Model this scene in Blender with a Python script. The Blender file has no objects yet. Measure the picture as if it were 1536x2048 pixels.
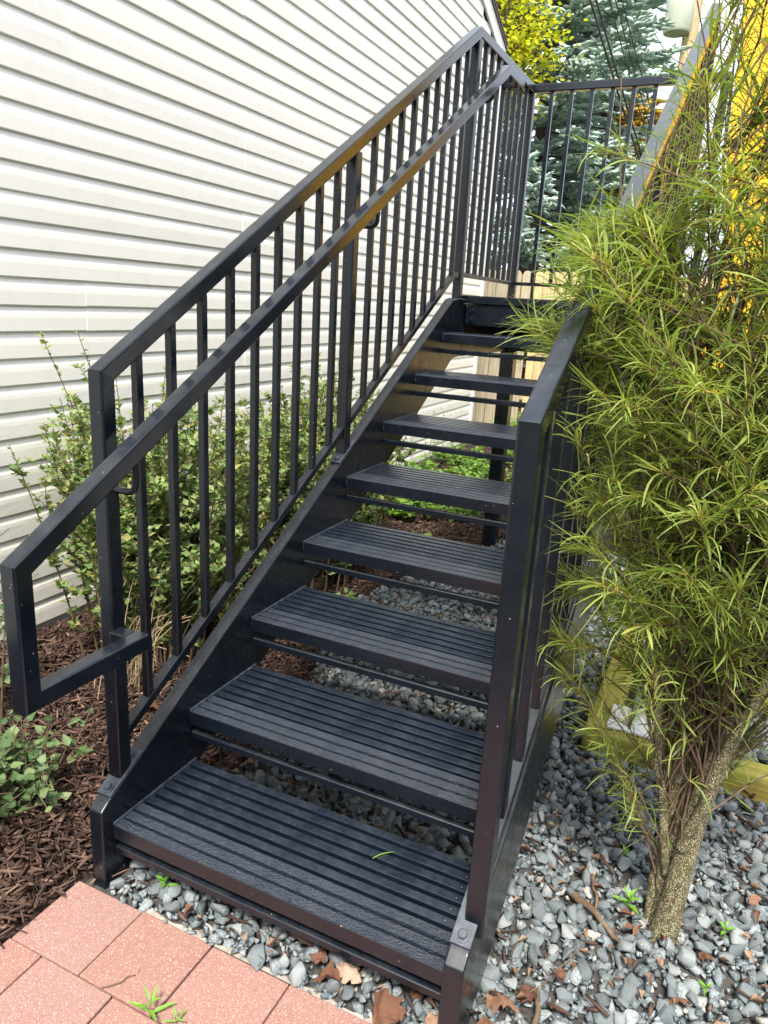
import bpy, bmesh, math, random
import numpy as np
from mathutils import Vector, Matrix

random.seed(7)
RNG = np.random.default_rng(11)
SC = bpy.context.scene
COL = SC.collection
PI = math.pi

# ---------------------------------------------------------------- camera, sky, sun, exposure
RT = Vector((0.9026701, 0.42664339, 0.05623264))
UP = Vector((-0.16636586, 0.22546568, 0.95994147))
FW = Vector((-0.39687415, 0.87586565, -0.27450002))
CAM = Vector((1.1375, -1.0719, 1.3682))
cd = bpy.data.cameras.new("camera")
cd.sensor_fit = 'HORIZONTAL'
cd.sensor_width = 36.0
cd.lens = 36.0 * 1470.5 / 1536.0
cd.clip_start = 0.05
cd.clip_end = 2000
cam = bpy.data.objects.new("camera", cd)
COL.objects.link(cam)
m = Matrix((RT, UP, -FW)).transposed().to_4x4()
m.translation = CAM
cam.matrix_world = m
SC.camera = cam

SUN_EL = math.radians(58)
SUN_AZ = math.radians(164)          # clockwise from +Y towards +X
wd = bpy.data.worlds.new("World")
SC.world = wd
wd.use_nodes = True
wn = wd.node_tree
for n in list(wn.nodes):
    wn.nodes.remove(n)
sky = wn.nodes.new("ShaderNodeTexSky")
sky.sky_type = 'NISHITA'
sky.sun_disc = False
sky.sun_elevation = SUN_EL
sky.sun_rotation = SUN_AZ
sky.air_density = 1.0
sky.dust_density = 4.0
sky.ozone_density = 1.0
bg = wn.nodes.new("ShaderNodeBackground")
bg.inputs[1].default_value = 0.125
wo = wn.nodes.new("ShaderNodeOutputWorld")
# thin bright cloud veil over the whole sky
wtc = wn.nodes.new("ShaderNodeTexCoord")
wmp = wn.nodes.new("ShaderNodeMapping")
wmp.inputs["Scale"].default_value = (1, 1, 2.2)
wnz = wn.nodes.new("ShaderNodeTexNoise")
wnz.inputs["Scale"].default_value = 2.6
wnz.inputs["Detail"].default_value = 7
wnz.inputs["Roughness"].default_value = 0.6
wrm = wn.nodes.new("ShaderNodeValToRGB")
wrm.color_ramp.elements[0].position = 0.36
wrm.color_ramp.elements[0].color = (0.35, 0.35, 0.35, 1)
wrm.color_ramp.elements[1].position = 0.62
wrm.color_ramp.elements[1].color = (0.92, 0.92, 0.92, 1)
wmx = wn.nodes.new("ShaderNodeMix")
wmx.data_type = 'RGBA'
wmx.inputs[7].default_value = (5.6, 5.9, 6.4, 1)
wn.links.new(wtc.outputs["Generated"], wmp.inputs[0])
wn.links.new(wmp.outputs[0], wnz.inputs["Vector"])
wn.links.new(wnz.outputs["Fac"], wrm.inputs[0])
wn.links.new(wrm.outputs[0], wmx.inputs[0])
wn.links.new(sky.outputs[0], wmx.inputs[6])
wn.links.new(wmx.outputs[2], bg.inputs[0])
wn.links.new(bg.outputs[0], wo.inputs[0])

sl = bpy.data.lights.new("sun", 'SUN')
sl.energy = 3.0
sl.angle = math.radians(10)
sl.color = (1.0, 0.93, 0.82)
sun = bpy.data.objects.new("sun", sl)
COL.objects.link(sun)
tosun = Vector((math.sin(SUN_AZ) * math.cos(SUN_EL), math.cos(SUN_AZ) * math.cos(SUN_EL), math.sin(SUN_EL)))
sun.rotation_euler = tosun.to_track_quat('Z', 'Y').to_euler()
sun.location = tosun * 30

vs = SC.view_settings
vs.view_transform = 'Standard'
vs.look = 'None'
vs.gamma = 1.0
vs.use_curve_mapping = False
vs.exposure = 1.46

# ---------------------------------------------------------------- materials
class MatB:
    def __init__(self, name):
        self.m = bpy.data.materials.new(name)
        self.m.use_nodes = True
        self.nt = self.m.node_tree
        self.p = self.nt.nodes["Principled BSDF"]
        self.out = self.nt.nodes["Material Output"]
    def n(self, t, **kw):
        nd = self.nt.nodes.new(t)
        for k, v in kw.items():
            if k.startswith("i_"):
                nd.inputs[k[2:].replace("_", " ")].default_value = v
            else:
                setattr(nd, k, v)
        return nd
    def l(self, a, b):
        self.nt.links.new(a, b)
    def coord(self, kind="Object", scale=(1, 1, 1)):
        tc = self.n("ShaderNodeTexCoord")
        mp = self.n("ShaderNodeMapping")
        mp.inputs["Scale"].default_value = scale
        self.l(tc.outputs[kind], mp.inputs[0])
        return mp.outputs[0]
    def noise(self, vec, scale, detail=4, rough=0.55):
        nd = self.n("ShaderNodeTexNoise")
        nd.inputs["Scale"].default_value = scale
        nd.inputs["Detail"].default_value = detail
        nd.inputs["Roughness"].default_value = rough
        self.l(vec, nd.inputs["Vector"])
        return nd.outputs["Fac"]
    def ramp(self, fac, stops):
        r = self.n("ShaderNodeValToRGB")
        cr = r.color_ramp
        while len(cr.elements) < len(stops):
            cr.elements.new(0.5)
        for e, (p, c) in zip(cr.elements, stops):
            e.position = p
            e.color = (c[0], c[1], c[2], 1) if len(c) == 3 else c
        self.l(fac, r.inputs[0])
        return r.outputs[0]
    def mix(self, fac, a, b, mode='MIX'):
        nd = self.n("ShaderNodeMix", data_type='RGBA', blend_type=mode)
        for s, v in ((nd.inputs[0], fac), (nd.inputs[6], a), (nd.inputs[7], b)):
            if hasattr(v, "is_output"):
                self.l(v, s)
            elif isinstance(v, (int, float)):
                s.default_value = v
            else:
                s.default_value = (v[0], v[1], v[2], 1)
        return nd.outputs[2]
    def base(self, c):
        if hasattr(c, "is_output"):
            self.l(c, self.p.inputs["Base Color"])
        else:
            self.p.inputs["Base Color"].default_value = (c[0], c[1], c[2], 1)
    def rough(self, r):
        if hasattr(r, "is_output"):
            self.l(r, self.p.inputs["Roughness"])
        else:
            self.p.inputs["Roughness"].default_value = r
    def bump(self, h, strength=0.3, dist=0.002):
        b = self.n("ShaderNodeBump")
        b.inputs["Strength"].default_value = strength
        b.inputs["Distance"].default_value = dist
        self.l(h, b.inputs["Height"])
        self.l(b.outputs[0], self.p.inputs["Normal"])
    def translucent(self, col, fac):
        t = self.n("ShaderNodeBsdfTranslucent")
        if hasattr(col, "is_output"):
            self.l(col, t.inputs[0])
        else:
            t.inputs[0].default_value = (*col, 1)
        ms = self.n("ShaderNodeMixShader")
        ms.inputs[0].default_value = fac
        self.l(self.p.outputs[0], ms.inputs[1])
        self.l(t.outputs[0], ms.inputs[2])
        self.l(ms.outputs[0], self.out.inputs[0])
    def island(self):
        return self.n("ShaderNodeNewGeometry").outputs["Random Per Island"]
    def objrand(self):
        return self.n("ShaderNodeObjectInfo").outputs["Random"]
    def math(self, op, a, b=0.0):
        nd = self.n("ShaderNodeMath", operation=op)
        for s, v in ((nd.inputs[0], a), (nd.inputs[1], b)):
            if hasattr(v, "is_output"):
                self.l(v, s)
            else:
                s.default_value = v
        return nd.outputs[0]

def mat_steel(name, grit, r0=0.10, r1=0.2, dust=1.0):
    b = MatB(name)
    v = b.coord("Object")
    big = b.noise(v, 9, 5)
    spk = b.n("ShaderNodeTexVoronoi")
    spk.inputs["Scale"].default_value = 75
    b.l(v, spk.inputs["Vector"])
    hit = b.math('LESS_THAN', spk.outputs["Distance"], 0.085)
    sel = b.math('GREATER_THAN', b.noise(v, 40, 2), 0.62)
    dots = b.math('MULTIPLY', hit, sel)
    dusty = b.ramp(big, [(0.35, (0.0022 * dust, 0.0043 * dust, 0.0088 * dust)), (0.75, (0.0046 * dust, 0.0076 * dust, 0.0138 * dust))])
    scr = b.noise(b.coord("Object", (8, 90, 30)), 4, 6, 0.7)
    c = b.mix(b.math('MULTIPLY', b.math('GREATER_THAN', scr, 0.76), 0.10), dusty, (0.3, 0.33, 0.36))
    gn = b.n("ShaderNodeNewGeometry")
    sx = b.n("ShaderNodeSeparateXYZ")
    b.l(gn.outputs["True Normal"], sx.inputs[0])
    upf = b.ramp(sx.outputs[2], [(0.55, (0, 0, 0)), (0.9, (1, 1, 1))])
    dust_sheen = b.ramp(b.noise(v, 16, 6, 0.7), [(0.4, (0.02,) * 3), (0.75, (0.15,) * 3)])
    c = b.mix(b.math('MULTIPLY', upf, dust_sheen), c, (0.19, 0.215, 0.245))  # upward faces painted paler blue-grey: dust plus reflected sky put into colour
    c = b.mix(b.math('MULTIPLY', dots, 0.75), c, (0.5, 0.5, 0.47))
    b.base(c)
    b.rough(b.ramp(b.noise(v, 25, 4), [(0.3, (r0,) * 3), (0.8, (r1,) * 3)]))
    b.p.inputs["Specular IOR Level"].default_value = 0.6
    if grit:
        b.bump(b.noise(v, 190, 3, 0.6), grit, 0.007)
    else:
        b.bump(b.noise(v, 420, 2), 0.025, 0.001)
    return b.m

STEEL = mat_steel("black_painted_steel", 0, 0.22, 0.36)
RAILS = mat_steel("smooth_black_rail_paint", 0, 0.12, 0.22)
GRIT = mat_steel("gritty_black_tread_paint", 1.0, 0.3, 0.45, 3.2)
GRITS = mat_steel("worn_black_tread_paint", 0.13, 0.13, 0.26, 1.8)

def mat_weathered_steel():
    b = MatB("chalky_black_steel")
    v = b.coord("Object")
    b.base(b.ramp(b.noise(v, 60, 5, 0.7), [(0.35, (0.02, 0.025, 0.035)), (0.62, (0.05, 0.065, 0.09)), (0.8, (0.2, 0.23, 0.27))]))
    b.rough(0.42)
    b.bump(b.noise(v, 200, 3), 0.2, 0.001)
    return b.m
PLATE = mat_weathered_steel()

def mat_siding():
    b = MatB("white_vinyl_siding")
    v = b.coord("Object", (1, 1.6, 60))
    g = b.noise(v, 12, 4, 0.6)
    geo = b.n("ShaderNodeNewGeometry")
    sep = b.n("ShaderNodeSeparateXYZ")
    b.l(geo.outputs["Position"], sep.inputs[0])
    low = b.n("ShaderNodeMapRange")
    low.inputs["From Min"].default_value = 1.15
    low.inputs["From Max"].default_value = 0.2
    b.l(sep.outputs[2], low.inputs["Value"])
    vv = b.coord("Object")
    alg = b.math('MULTIPLY', b.ramp(b.noise(vv, 45, 6, 0.75), [(0.5, (0, 0, 0)), (0.66, (1, 1, 1))]), low.outputs[0])
    c = b.mix(b.noise(vv, 3, 3), (0.80, 0.785, 0.73), (0.745, 0.73, 0.68))
    c = b.mix(b.math('MULTIPLY', alg, 0.75), c, (0.40, 0.42, 0.29))
    streak = b.noise(b.coord("Object", (1, 14, 0.9)), 3.0, 5, 0.7)
    c = b.mix(b.ramp(streak, [(0.5, (0, 0, 0)), (0.8, (0.22,) * 3)]), c, (0.5, 0.48, 0.42))
    fly = b.n("ShaderNodeTexVoronoi")
    fly.inputs["Scale"].default_value = 9
    b.l(vv, fly.inputs["Vector"])
    c = b.mix(b.math('LESS_THAN', fly.outputs["Distance"], 0.016), c, (0.05, 0.04, 0.04))
    b.base(c)
    b.rough(0.5)
    b.p.inputs["Specular IOR Level"].default_value = 0.35
    b.bump(g, 0.16, 0.0015)
    return b.m
SIDING = mat_siding()

def mat_plain(name, c1, c2, scale=8, rough=0.6, bump=0.1, bscale=60, stretch=(1, 1, 1), spec=0.4, bdist=0.002):
    b = MatB(name)
    v = b.coord("Object", stretch)
    b.base(b.ramp(b.noise(v, scale, 6, 0.6), [(0.3, c1), (0.72, c2)]))
    b.rough(rough)
    b.p.inputs["Specular IOR Level"].default_value = spec
    if bump:
        b.bump(b.noise(v, bscale, 4), bump, bdist)
    return b.m

TRIM = mat_plain("white_trim", (0.74, 0.74, 0.72), (0.82, 0.82, 0.8), 5, 0.45, 0.03)
BROWNTRIM = mat_plain("brown_fascia", (0.10, 0.06, 0.045), (0.16, 0.10, 0.07), 5, 0.5, 0.05)
ROOF = mat_plain("roof_shingle", (0.07, 0.06, 0.055), (0.14, 0.12, 0.1), 30, 0.9, 0.4)
CONCRETE = mat_plain("concrete", (0.36, 0.35, 0.32), (0.5, 0.48, 0.44), 14, 0.9, 0.3)
YELLOW = mat_plain("yellow_paint", (0.78, 0.42, 0.012), (0.88, 0.52, 0.02), 4, 0.38, 0.04)
WHITEP = mat_plain("white_painted_metal", (0.7, 0.7, 0.69), (0.84, 0.84, 0.83), 6, 0.4, 0.05)
CABLE = mat_plain("black_cable", (0.03, 0.03, 0.032), (0.09, 0.09, 0.095), 20, 0.5, 0)
TRANSF = mat_plain("pale_green_enamel", (0.42, 0.46, 0.36), (0.52, 0.55, 0.45), 5, 0.4, 0.02)

def mat_wood(name, cols, along, rough=0.8, moss=None):
    b = MatB(name)
    st = [55, 55, 55]
    st[along] = 2.2
    v = b.coord("Object", tuple(st))
    r = b.objrand()
    off = b.n("ShaderNodeVectorMath", operation='ADD')
    cb = b.n("ShaderNodeCombineXYZ")
    b.l(b.math('MULTIPLY', r, 37.0), cb.inputs[0])
    b.l(b.math('MULTIPLY', r, 19.0), cb.inputs[1])
    b.l(v, off.inputs[0]); b.l(cb.outputs[0], off.inputs[1])
    g = b.noise(off.outputs[0], 1.3, 6, 0.65)
    c = b.ramp(g, [(0.28, cols[0]), (0.5, cols[1]), (0.75, cols[2])])
    tint = b.ramp(r, [(0.0, (0.82, 0.82, 0.82)), (1.0, (1.12, 1.08, 1.02))])
    c = b.mix(1.0, c, tint, 'MULTIPLY')
    if moss:
        mm = b.ramp(b.noise(b.coord("Object"), 14, 5, 0.7), [(0.42, (0, 0, 0)), (0.62, (1, 1, 1))])
        c = b.mix(mm, c, moss)
    b.base(c)
    b.rough(rough)
    b.bump(g, 0.4, 0.003)
    return b.m
FENCEW = mat_wood("treated_pine_board", [(0.36, 0.27, 0.12), (0.55, 0.44, 0.24), (0.66, 0.56, 0.36)], 2)
GREYW = mat_wood("weathered_grey_board", [(0.2, 0.16, 0.11), (0.42, 0.36, 0.26), (0.56, 0.5, 0.4)], 2)
TIMBER = mat_wood("mossy_landscape_timber", [(0.16, 0.13, 0.03), (0.33, 0.27, 0.06), (0.46, 0.41, 0.15)], 0, 0.9, (0.27, 0.27, 0.035))
POLEW = mat_wood("utility_pole_wood", [(0.28, 0.19, 0.1), (0.5, 0.38, 0.23), (0.66, 0.52, 0.34)], 2)

def mat_paver():
    b = MatB("pink_concrete_paver")
    v = b.coord("Object")
    vo = b.n("ShaderNodeTexVoronoi")
    vo.inputs["Scale"].default_value = 520
    b.l(v, vo.inputs["Vector"])
    r = b.objrand()
    c = b.ramp(r, [(0.0, (0.25, 0.132, 0.112)), (0.5, (0.275, 0.148, 0.126)), (1.0, (0.258, 0.155, 0.137))])
    sp = b.n("ShaderNodeSeparateColor")
    b.l(vo.outputs["Color"], sp.inputs[0])
    c = b.mix(b.math('MULTIPLY', b.math('GREATER_THAN', sp.outputs[0], 0.9), 0.65), c, (0.5, 0.37, 0.31))
    c = b.mix(b.math('MULTIPLY', b.math('LESS_THAN', sp.outputs[1], 0.14), 0.55), c, (0.17, 0.085, 0.07))
    c = b.mix(b.ramp(b.noise(v, 11, 5, 0.65), [(0.45, (0, 0, 0)), (0.75, (0.5, 0.5, 0.5))]), c, (0.25, 0.17, 0.135))
    b.base(c)
    b.rough(0.85)
    b.p.inputs["Specular IOR Level"].default_value = 0.25
    b.bump(b.noise(v, 260, 3, 0.6), 0.45, 0.002)
    return b.m
PAVER = mat_paver()

def mat_stone():
    b = MatB("crushed_granite")
    v = b.coord("Object")
    isl = b.island()
    c = b.ramp(isl, [(0.0, (0.06, 0.08, 0.09)), (0.35, (0.11, 0.138, 0.152)), (0.7, (0.17, 0.202, 0.22)), (0.93, (0.27, 0.305, 0.315)), (0.985, (0.36, 0.34, 0.30)), (1.0, (0.56, 0.53, 0.47))])
    n1 = b.noise(v, 260, 4, 0.75)
    c = b.mix(b.ramp(n1, [(0.36, (0.75,) * 3), (0.46, (0, 0, 0))]), c, (0.06, 0.07, 0.085))
    c = b.mix(b.ramp(n1, [(0.56, (0, 0, 0)), (0.66, (0.6,) * 3)]), c, (0.6, 0.63, 0.64))
    c = b.mix(b.ramp(b.noise(v, 26, 4), [(0.5, (0, 0, 0)), (0.8, (0.5,) * 3)]), c, (0.32, 0.33, 0.29))
    b.base(c)
    b.rough(0.78)
    b.p.inputs["Specular IOR Level"].default_value = 0.3
    b.bump(b.noise(v, 190, 4, 0.65), 0.6, 0.003)
    return b.m
STONE = mat_stone()

def mat_chips():
    b = MatB("brown_bark_mulch")
    isl = b.island()
    c = b.ramp(isl, [(0.0, (0.024, 0.013, 0.010)), (0.4, (0.058, 0.032, 0.024)), (0.75, (0.105, 0.062, 0.046)), (0.93, (0.17, 0.108, 0.08)), (1.0, (0.3, 0.2, 0.14))])
    g = b.noise(b.coord("Object", (40, 40, 40)), 4, 4, 0.7)
    c = b.mix(b.math('MULTIPLY', g, 0.5), c, (0.03, 0.017, 0.012))
    b.base(c)
    b.rough(0.85)
    b.p.inputs["Specular IOR Level"].default_value = 0.3
    b.bump(g, 0.5, 0.003)
    return b.m
CHIPS = mat_chips()
SOIL = mat_plain("dark_mulch_soil", (0.014, 0.009, 0.007), (0.05, 0.03, 0.022), 60, 0.95, 0.9, 90, bdist=0.02)
GRAVELBASE = mat_plain("gravel_dust", (0.03, 0.03, 0.03), (0.08, 0.075, 0.07), 60, 0.95, 0.8, 80, bdist=0.01)
LAWN = mat_plain("lawn_ground", (0.04, 0.07, 0.02), (0.09, 0.12, 0.045), 20, 0.95, 0.8, 40, bdist=0.03)

def mat_leaf(name, stops, trans=0.35, rough=0.5, tip=None, spec=0.35):
    b = MatB(name)
    isl = b.island()
    c = b.ramp(isl, stops)
    if tip:
        at = b.n("ShaderNodeAttribute", attribute_name="along")
        c = b.mix(b.ramp(at.outputs["Fac"], [(0.0, (0.85,) * 3), (0.38, (0, 0, 0))]), c, tip)
    b.base(c)
    b.rough(rough)
    b.p.inputs["Specular IOR Level"].default_value = spec
    b.translucent(b.mix(1.0, c, (1.25, 1.35, 0.7), 'MULTIPLY'), trans)
    return b.m
FERNLEAF = mat_leaf("fern_leaf_green", [(0.0, (0.11, 0.18, 0.03)), (0.45, (0.21, 0.285, 0.055)), (0.8, (0.29, 0.36, 0.10)), (1.0, (0.40, 0.43, 0.11))], 0.42, 0.42, (0.38, 0.28, 0.06))
NINEBARK = mat_leaf("ninebark_leaf", [(0.0, (0.09, 0.16, 0.055)), (0.35, (0.16, 0.25, 0.08)), (0.70, (0.24, 0.31, 0.11)), (0.86, (0.26, 0.24, 0.11)), (0.96, (0.34, 0.36, 0.09)), (1.0, (0.22, 0.13, 0.08))], 0.3, 0.5)
GROUNDLEAF = mat_leaf("bright_ground_leaf", [(0.0, (0.06, 0.14, 0.025)), (0.5, (0.13, 0.26, 0.045)), (1.0, (0.25, 0.36, 0.07))], 0.4, 0.4)
WEEDLEAF = mat_leaf("weed_leaf", [(0.0, (0.14, 0.34, 0.04)), (1.0, (0.24, 0.42, 0.06))], 0.35, 0.45)
MAPLELEAF = mat_leaf("yellow_green_leaf", [(0.0, (0.34, 0.38, 0.02)), (0.5, (0.5, 0.5, 0.03)), (1.0, (0.6, 0.52, 0.04))], 0.5, 0.5)
NEEDLE = mat_leaf("blue_spruce_needle", [(0.0, (0.22, 0.31, 0.27)), (0.5, (0.36, 0.47, 0.41)), (0.85, (0.46, 0.57, 0.51)), (1.0, (0.5, 0.6, 0.53))], 0.15, 0.5)
GOLDNEEDLE = mat_leaf("golden_needle", [(0.0, (0.3, 0.2, 0.03)), (0.6, (0.5, 0.34, 0.05)), (1.0, (0.6, 0.44, 0.08))], 0.35, 0.5)
DRYLEAF = mat_leaf("dry_brown_leaf", [(0.0, (0.12, 0.05, 0.03)), (0.5, (0.2, 0.11, 0.07)), (1.0, (0.38, 0.27, 0.19))], 0.2, 0.7)
NINEDARK = mat_leaf("grey_green_leaf", [(0.0, (0.05, 0.10, 0.04)), (0.6, (0.10, 0.17, 0.065)), (1.0, (0.17, 0.23, 0.10))], 0.25, 0.5)
def mat_dry():
    b = MatB("dry_leaf_brown")
    r = b.objrand()
    v = b.coord("Object")
    c = b.ramp(r, [(0.0, (0.12, 0.055, 0.037)), (0.35, (0.23, 0.125, 0.08)), (0.7, (0.36, 0.23, 0.155)), (1.0, (0.5, 0.38, 0.29))])
    c = b.mix(b.ramp(b.noise(v, 50, 5, 0.7), [(0.45, (0, 0, 0)), (0.7, (0.6,) * 3)]), c, (0.16, 0.07, 0.035))
    b.base(c); b.rough(0.7); b.p.inputs['Specular IOR Level'].default_value = 0.2
    b.bump(b.noise(v, 90, 4), 0.5, 0.003)
    b.translucent(c, 0.15)
    return b.m
DRY = mat_dry()

def mat_bark():
    b = MatB("speckled_shrub_bark")
    v = b.coord("Object", (1, 1, 0.75))
    vo = b.n("ShaderNodeTexVoronoi")
    vo.inputs["Scale"].default_value = 330
    b.l(v, vo.inputs["Vector"])
    c = b.ramp(b.noise(v, 22, 5, 0.65), [(0.3, (0.035, 0.03, 0.015)), (0.55, (0.085, 0.075, 0.032)), (0.75, (0.14, 0.12, 0.055))])
    dot = b.ramp(vo.outputs["Distance"], [(0.3, (0.85,) * 3), (0.5, (0, 0, 0))])
    sel = b.ramp(b.noise(v, 60, 2), [(0.36, (0, 0, 0)), (0.5, (1, 1, 1))])
    c = b.mix(b.math('MULTIPLY', dot, sel), c, (0.46, 0.41, 0.28))
    b.base(c)
    b.rough(0.8)
    b.bump(b.noise(v, 90, 4), 0.6, 0.004)
    return b.m
BARK = mat_bark()
TWIG = mat_plain("twig_brown", (0.07, 0.045, 0.03), (0.17, 0.12, 0.075), 40, 0.8, 0.3)
SPRUCEBARK = mat_plain("spruce_bark", (0.06, 0.045, 0.035), (0.13, 0.1, 0.08), 20, 0.9, 0.5)
STRAW = mat_plain("pale_dry_twig", (0.3, 0.22, 0.13), (0.48, 0.38, 0.24), 40, 0.8, 0.2)

# ---------------------------------------------------------------- helpers
def wloc(o):
    v = Vector(o.location)
    while o.parent:
        o = o.parent
        v += o.location
    return v

def thing(name, label, cat, loc=(0, 0, 0), group=None):
    o = bpy.data.objects.new(name, None)
    o.empty_display_size = 0.1
    COL.objects.link(o)
    o.location = loc
    tag(o, label, cat, group)
    return o

def tag(o, label, cat, group=None, kind=None):
    o["label"] = label
    o["category"] = cat
    if group:
        o["group"] = group
    if kind:
        o["kind"] = kind
    return o

def link(name, me, parent=None, loc=None, kind=None, world=True):
    """One object; with world=True the mesh holds world coordinates."""
    o = bpy.data.objects.new(name, me)
    COL.objects.link(o)
    if parent is not None:
        o.parent = parent
        if world:
            o.location = -wloc(parent)
    if loc is not None:
        o.location = loc
    if kind:
        o["kind"] = kind
    return o

def mesh(name, V, F, mat, smooth=False):
    me = bpy.data.meshes.new(name)
    me.from_pydata([tuple(map(float, v)) for v in V], [], [tuple(int(i) for i in f) for f in F])
    me.materials.append(mat)
    if smooth:
        me.polygons.foreach_set("use_smooth", [True] * len(me.polygons))
    me.update()
    return me

def bigmesh(name, V, F, mat, smooth=False, along=None):
    V = np.ascontiguousarray(V, dtype=np.float32)
    F = np.ascontiguousarray(F, dtype=np.int32)
    k = F.shape[1]
    me = bpy.data.meshes.new(name)
    me.vertices.add(len(V)); me.vertices.foreach_set("co", V.ravel())
    me.loops.add(F.size); me.loops.foreach_set("vertex_index", F.ravel())
    me.polygons.add(len(F))
    me.polygons.foreach_set("loop_start", np.arange(0, F.size, k, dtype=np.int32))
    me.polygons.foreach_set("loop_total", np.full(len(F), k, dtype=np.int32))
    if smooth:
        me.polygons.foreach_set("use_smooth", np.ones(len(F), dtype=bool))
    if along is not None:
        a = me.attributes.new("along", 'FLOAT', 'POINT')
        a.data.foreach_set("value", np.ascontiguousarray(along, dtype=np.float32))
    me.materials.append(mat)
    me.update(calc_edges=True)
    return me

def box_vf(x0, x1, y0, y1, z0, z1):
    V = [(x0, y0, z0), (x1, y0, z0), (x1, y1, z0), (x0, y1, z0), (x0, y0, z1), (x1, y0, z1), (x1, y1, z1), (x0, y1, z1)]
    F = [(0, 3, 2, 1), (4, 5, 6, 7), (0, 1, 5, 4), (1, 2, 6, 5), (2, 3, 7, 6), (3, 0, 4, 7)]
    return V, F

def bevelled(V, F, mat, name, bev=0.002, seg=2):
    bm = bmesh.new()
    vs_ = [bm.verts.new(v) for v in V]
    for f in F:
        bm.faces.new([vs_[i] for i in f])
    bmesh.ops.recalc_face_normals(bm, faces=bm.faces)
    if bev > 0:
        bmesh.ops.bevel(bm, geom=list(bm.edges), offset=bev, segments=seg, affect='EDGES', profile=0.5)
    me = bpy.data.meshes.new(name)
    bm.to_mesh(me); bm.free()
    me.materials.append(mat)
    return me

def box(name, x0, x1, y0, y1, z0, z1, mat, parent=None, bev=0.002, seg=1, kind=None):
    V, F = box_vf(x0, x1, y0, y1, z0, z1)
    return link(name, bevelled(V, F, mat, name, bev, seg), parent, kind=kind)

def prism_x(name, pts, x0, x1, mat, parent=None, bev=0.002, seg=2):
    n = len(pts)
    V = [(x0, p[0], p[1]) for p in pts] + [(x1, p[0], p[1]) for p in pts]
    F = [tuple(range(n - 1, -1, -1)), tuple(range(n, 2 * n))]
    F += [(i, (i + 1) % n, n + (i + 1) % n, n + i) for i in range(n)]
    return link(name, bevelled(V, F, mat, name, bev, seg), parent)

def section(w, h, r=0.004, seg=3):
    out = []
    for cx, cy, a0 in ((w / 2 - r, h / 2 - r, 0), (-w / 2 + r, h / 2 - r, 90), (-w / 2 + r, -h / 2 + r, 180), (w / 2 - r, -h / 2 + r, 270)):
        for k in range(seg + 1):
            a = math.radians(a0 + 90 * k / seg)
            out.append((cx + r * math.cos(a), cy + r * math.sin(a)))
    return out

def rings(path, b, w, h, r=0.004):
    """Square tube rings with mitred corners along a planar path; b = plane normal (width w lies along b)."""
    P = [Vector(p) for p in path]
    b = Vector(b).normalized()
    sec = section(w, h, r)
    R = []
    for i, p in enumerate(P):
        ts = []
        if i > 0: ts.append((P[i] - P[i - 1]).normalized())
        if i < len(P) - 1: ts.append((P[i + 1] - P[i]).normalized())
        ns = [b.cross(t) for t in ts]
        nn = ns[0] if len(ns) == 1 else (ns[0] + ns[1])
        nn = nn.normalized()
        s = 1.0 / max(0.3, nn.dot(ns[0]))
        R.append([p + b * u + nn * (v * s) for u, v in sec])
    return R

def tube_obj(name, R, mat, parent):
    V = [v for ring in R for v in ring]
    n = len(R[0])
    F = []
    for i in range(len(R) - 1):
        for k in range(n):
            F.append((i * n + k, i * n + (k + 1) % n, (i + 1) * n + (k + 1) % n, (i + 1) * n + k))
    F.append(tuple(range(n - 1, -1, -1)))
    F.append(tuple(range((len(R) - 1) * n, len(R) * n)))
    bm = bmesh.new()
    vv = [bm.verts.new(v) for v in V]
    for f in F:
        bm.faces.new([vv[i] for i in f])
    bmesh.ops.recalc_face_normals(bm, faces=bm.faces)
    me = bpy.data.meshes.new(name)
    bm.to_mesh(me); bm.free()
    me.materials.append(mat)
    return link(name, me, parent)

def tubes_arrays(paths, sides=5):
    """paths: list of (points Nx3, radii N) -> V, F(quads)"""
    Vs, Fs, off = [], [], 0
    ang = np.arange(sides) * 2 * PI / sides
    for pts, rad in paths:
        pts = np.asarray(pts, float); rad = np.asarray(rad, float)
        t = np.gradient(pts, axis=0)
        t /= np.linalg.norm(t, axis=1)[:, None] + 1e-9
        ref = np.array([0.31, 0.95, 0.05]) if abs(t[:, 2]).mean() > 0.5 else np.array([0.05, 0.1, 1.0])
        u = np.cross(t, ref); u /= np.linalg.norm(u, axis=1)[:, None] + 1e-9
        w = np.cross(t, u)
        ring = pts[:, None, :] + rad[:, None, None] * (np.cos(ang)[None, :, None] * u[:, None, :] + np.sin(ang)[None, :, None] * w[:, None, :])
        n = len(pts)
        Vs.append(ring.reshape(-1, 3))
        i = np.arange(n - 1)[:, None] * sides; k = np.arange(sides)[None, :]
        a = i + k; b = i + (k + 1) % sides
        Fs.append(np.stack([a, b, b + sides, a + sides], -1).reshape(-1, 4) + off)
        off += n * sides
    return np.concatenate(Vs), np.concatenate(Fs)

def tubes(name, paths, mat, parent=None, sides=5, kind=None):
    V, F = tubes_arrays(paths, sides)
    return link(name, bigmesh(name, V, F, mat, True), parent, kind=kind)

def unit(a):
    return a / (np.linalg.norm(a, axis=-1, keepdims=True) + 1e-9)

# ---------------------------------------------------------------- the ground
def sheet(name, poly, z, mat, kind="structure", parent=None):
    V = [(p[0], p[1], z) for p in poly]
    o = link(name, mesh(name, V, [tuple(range(len(V)))], mat), parent)
    o["kind"] = kind
    return o

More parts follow.
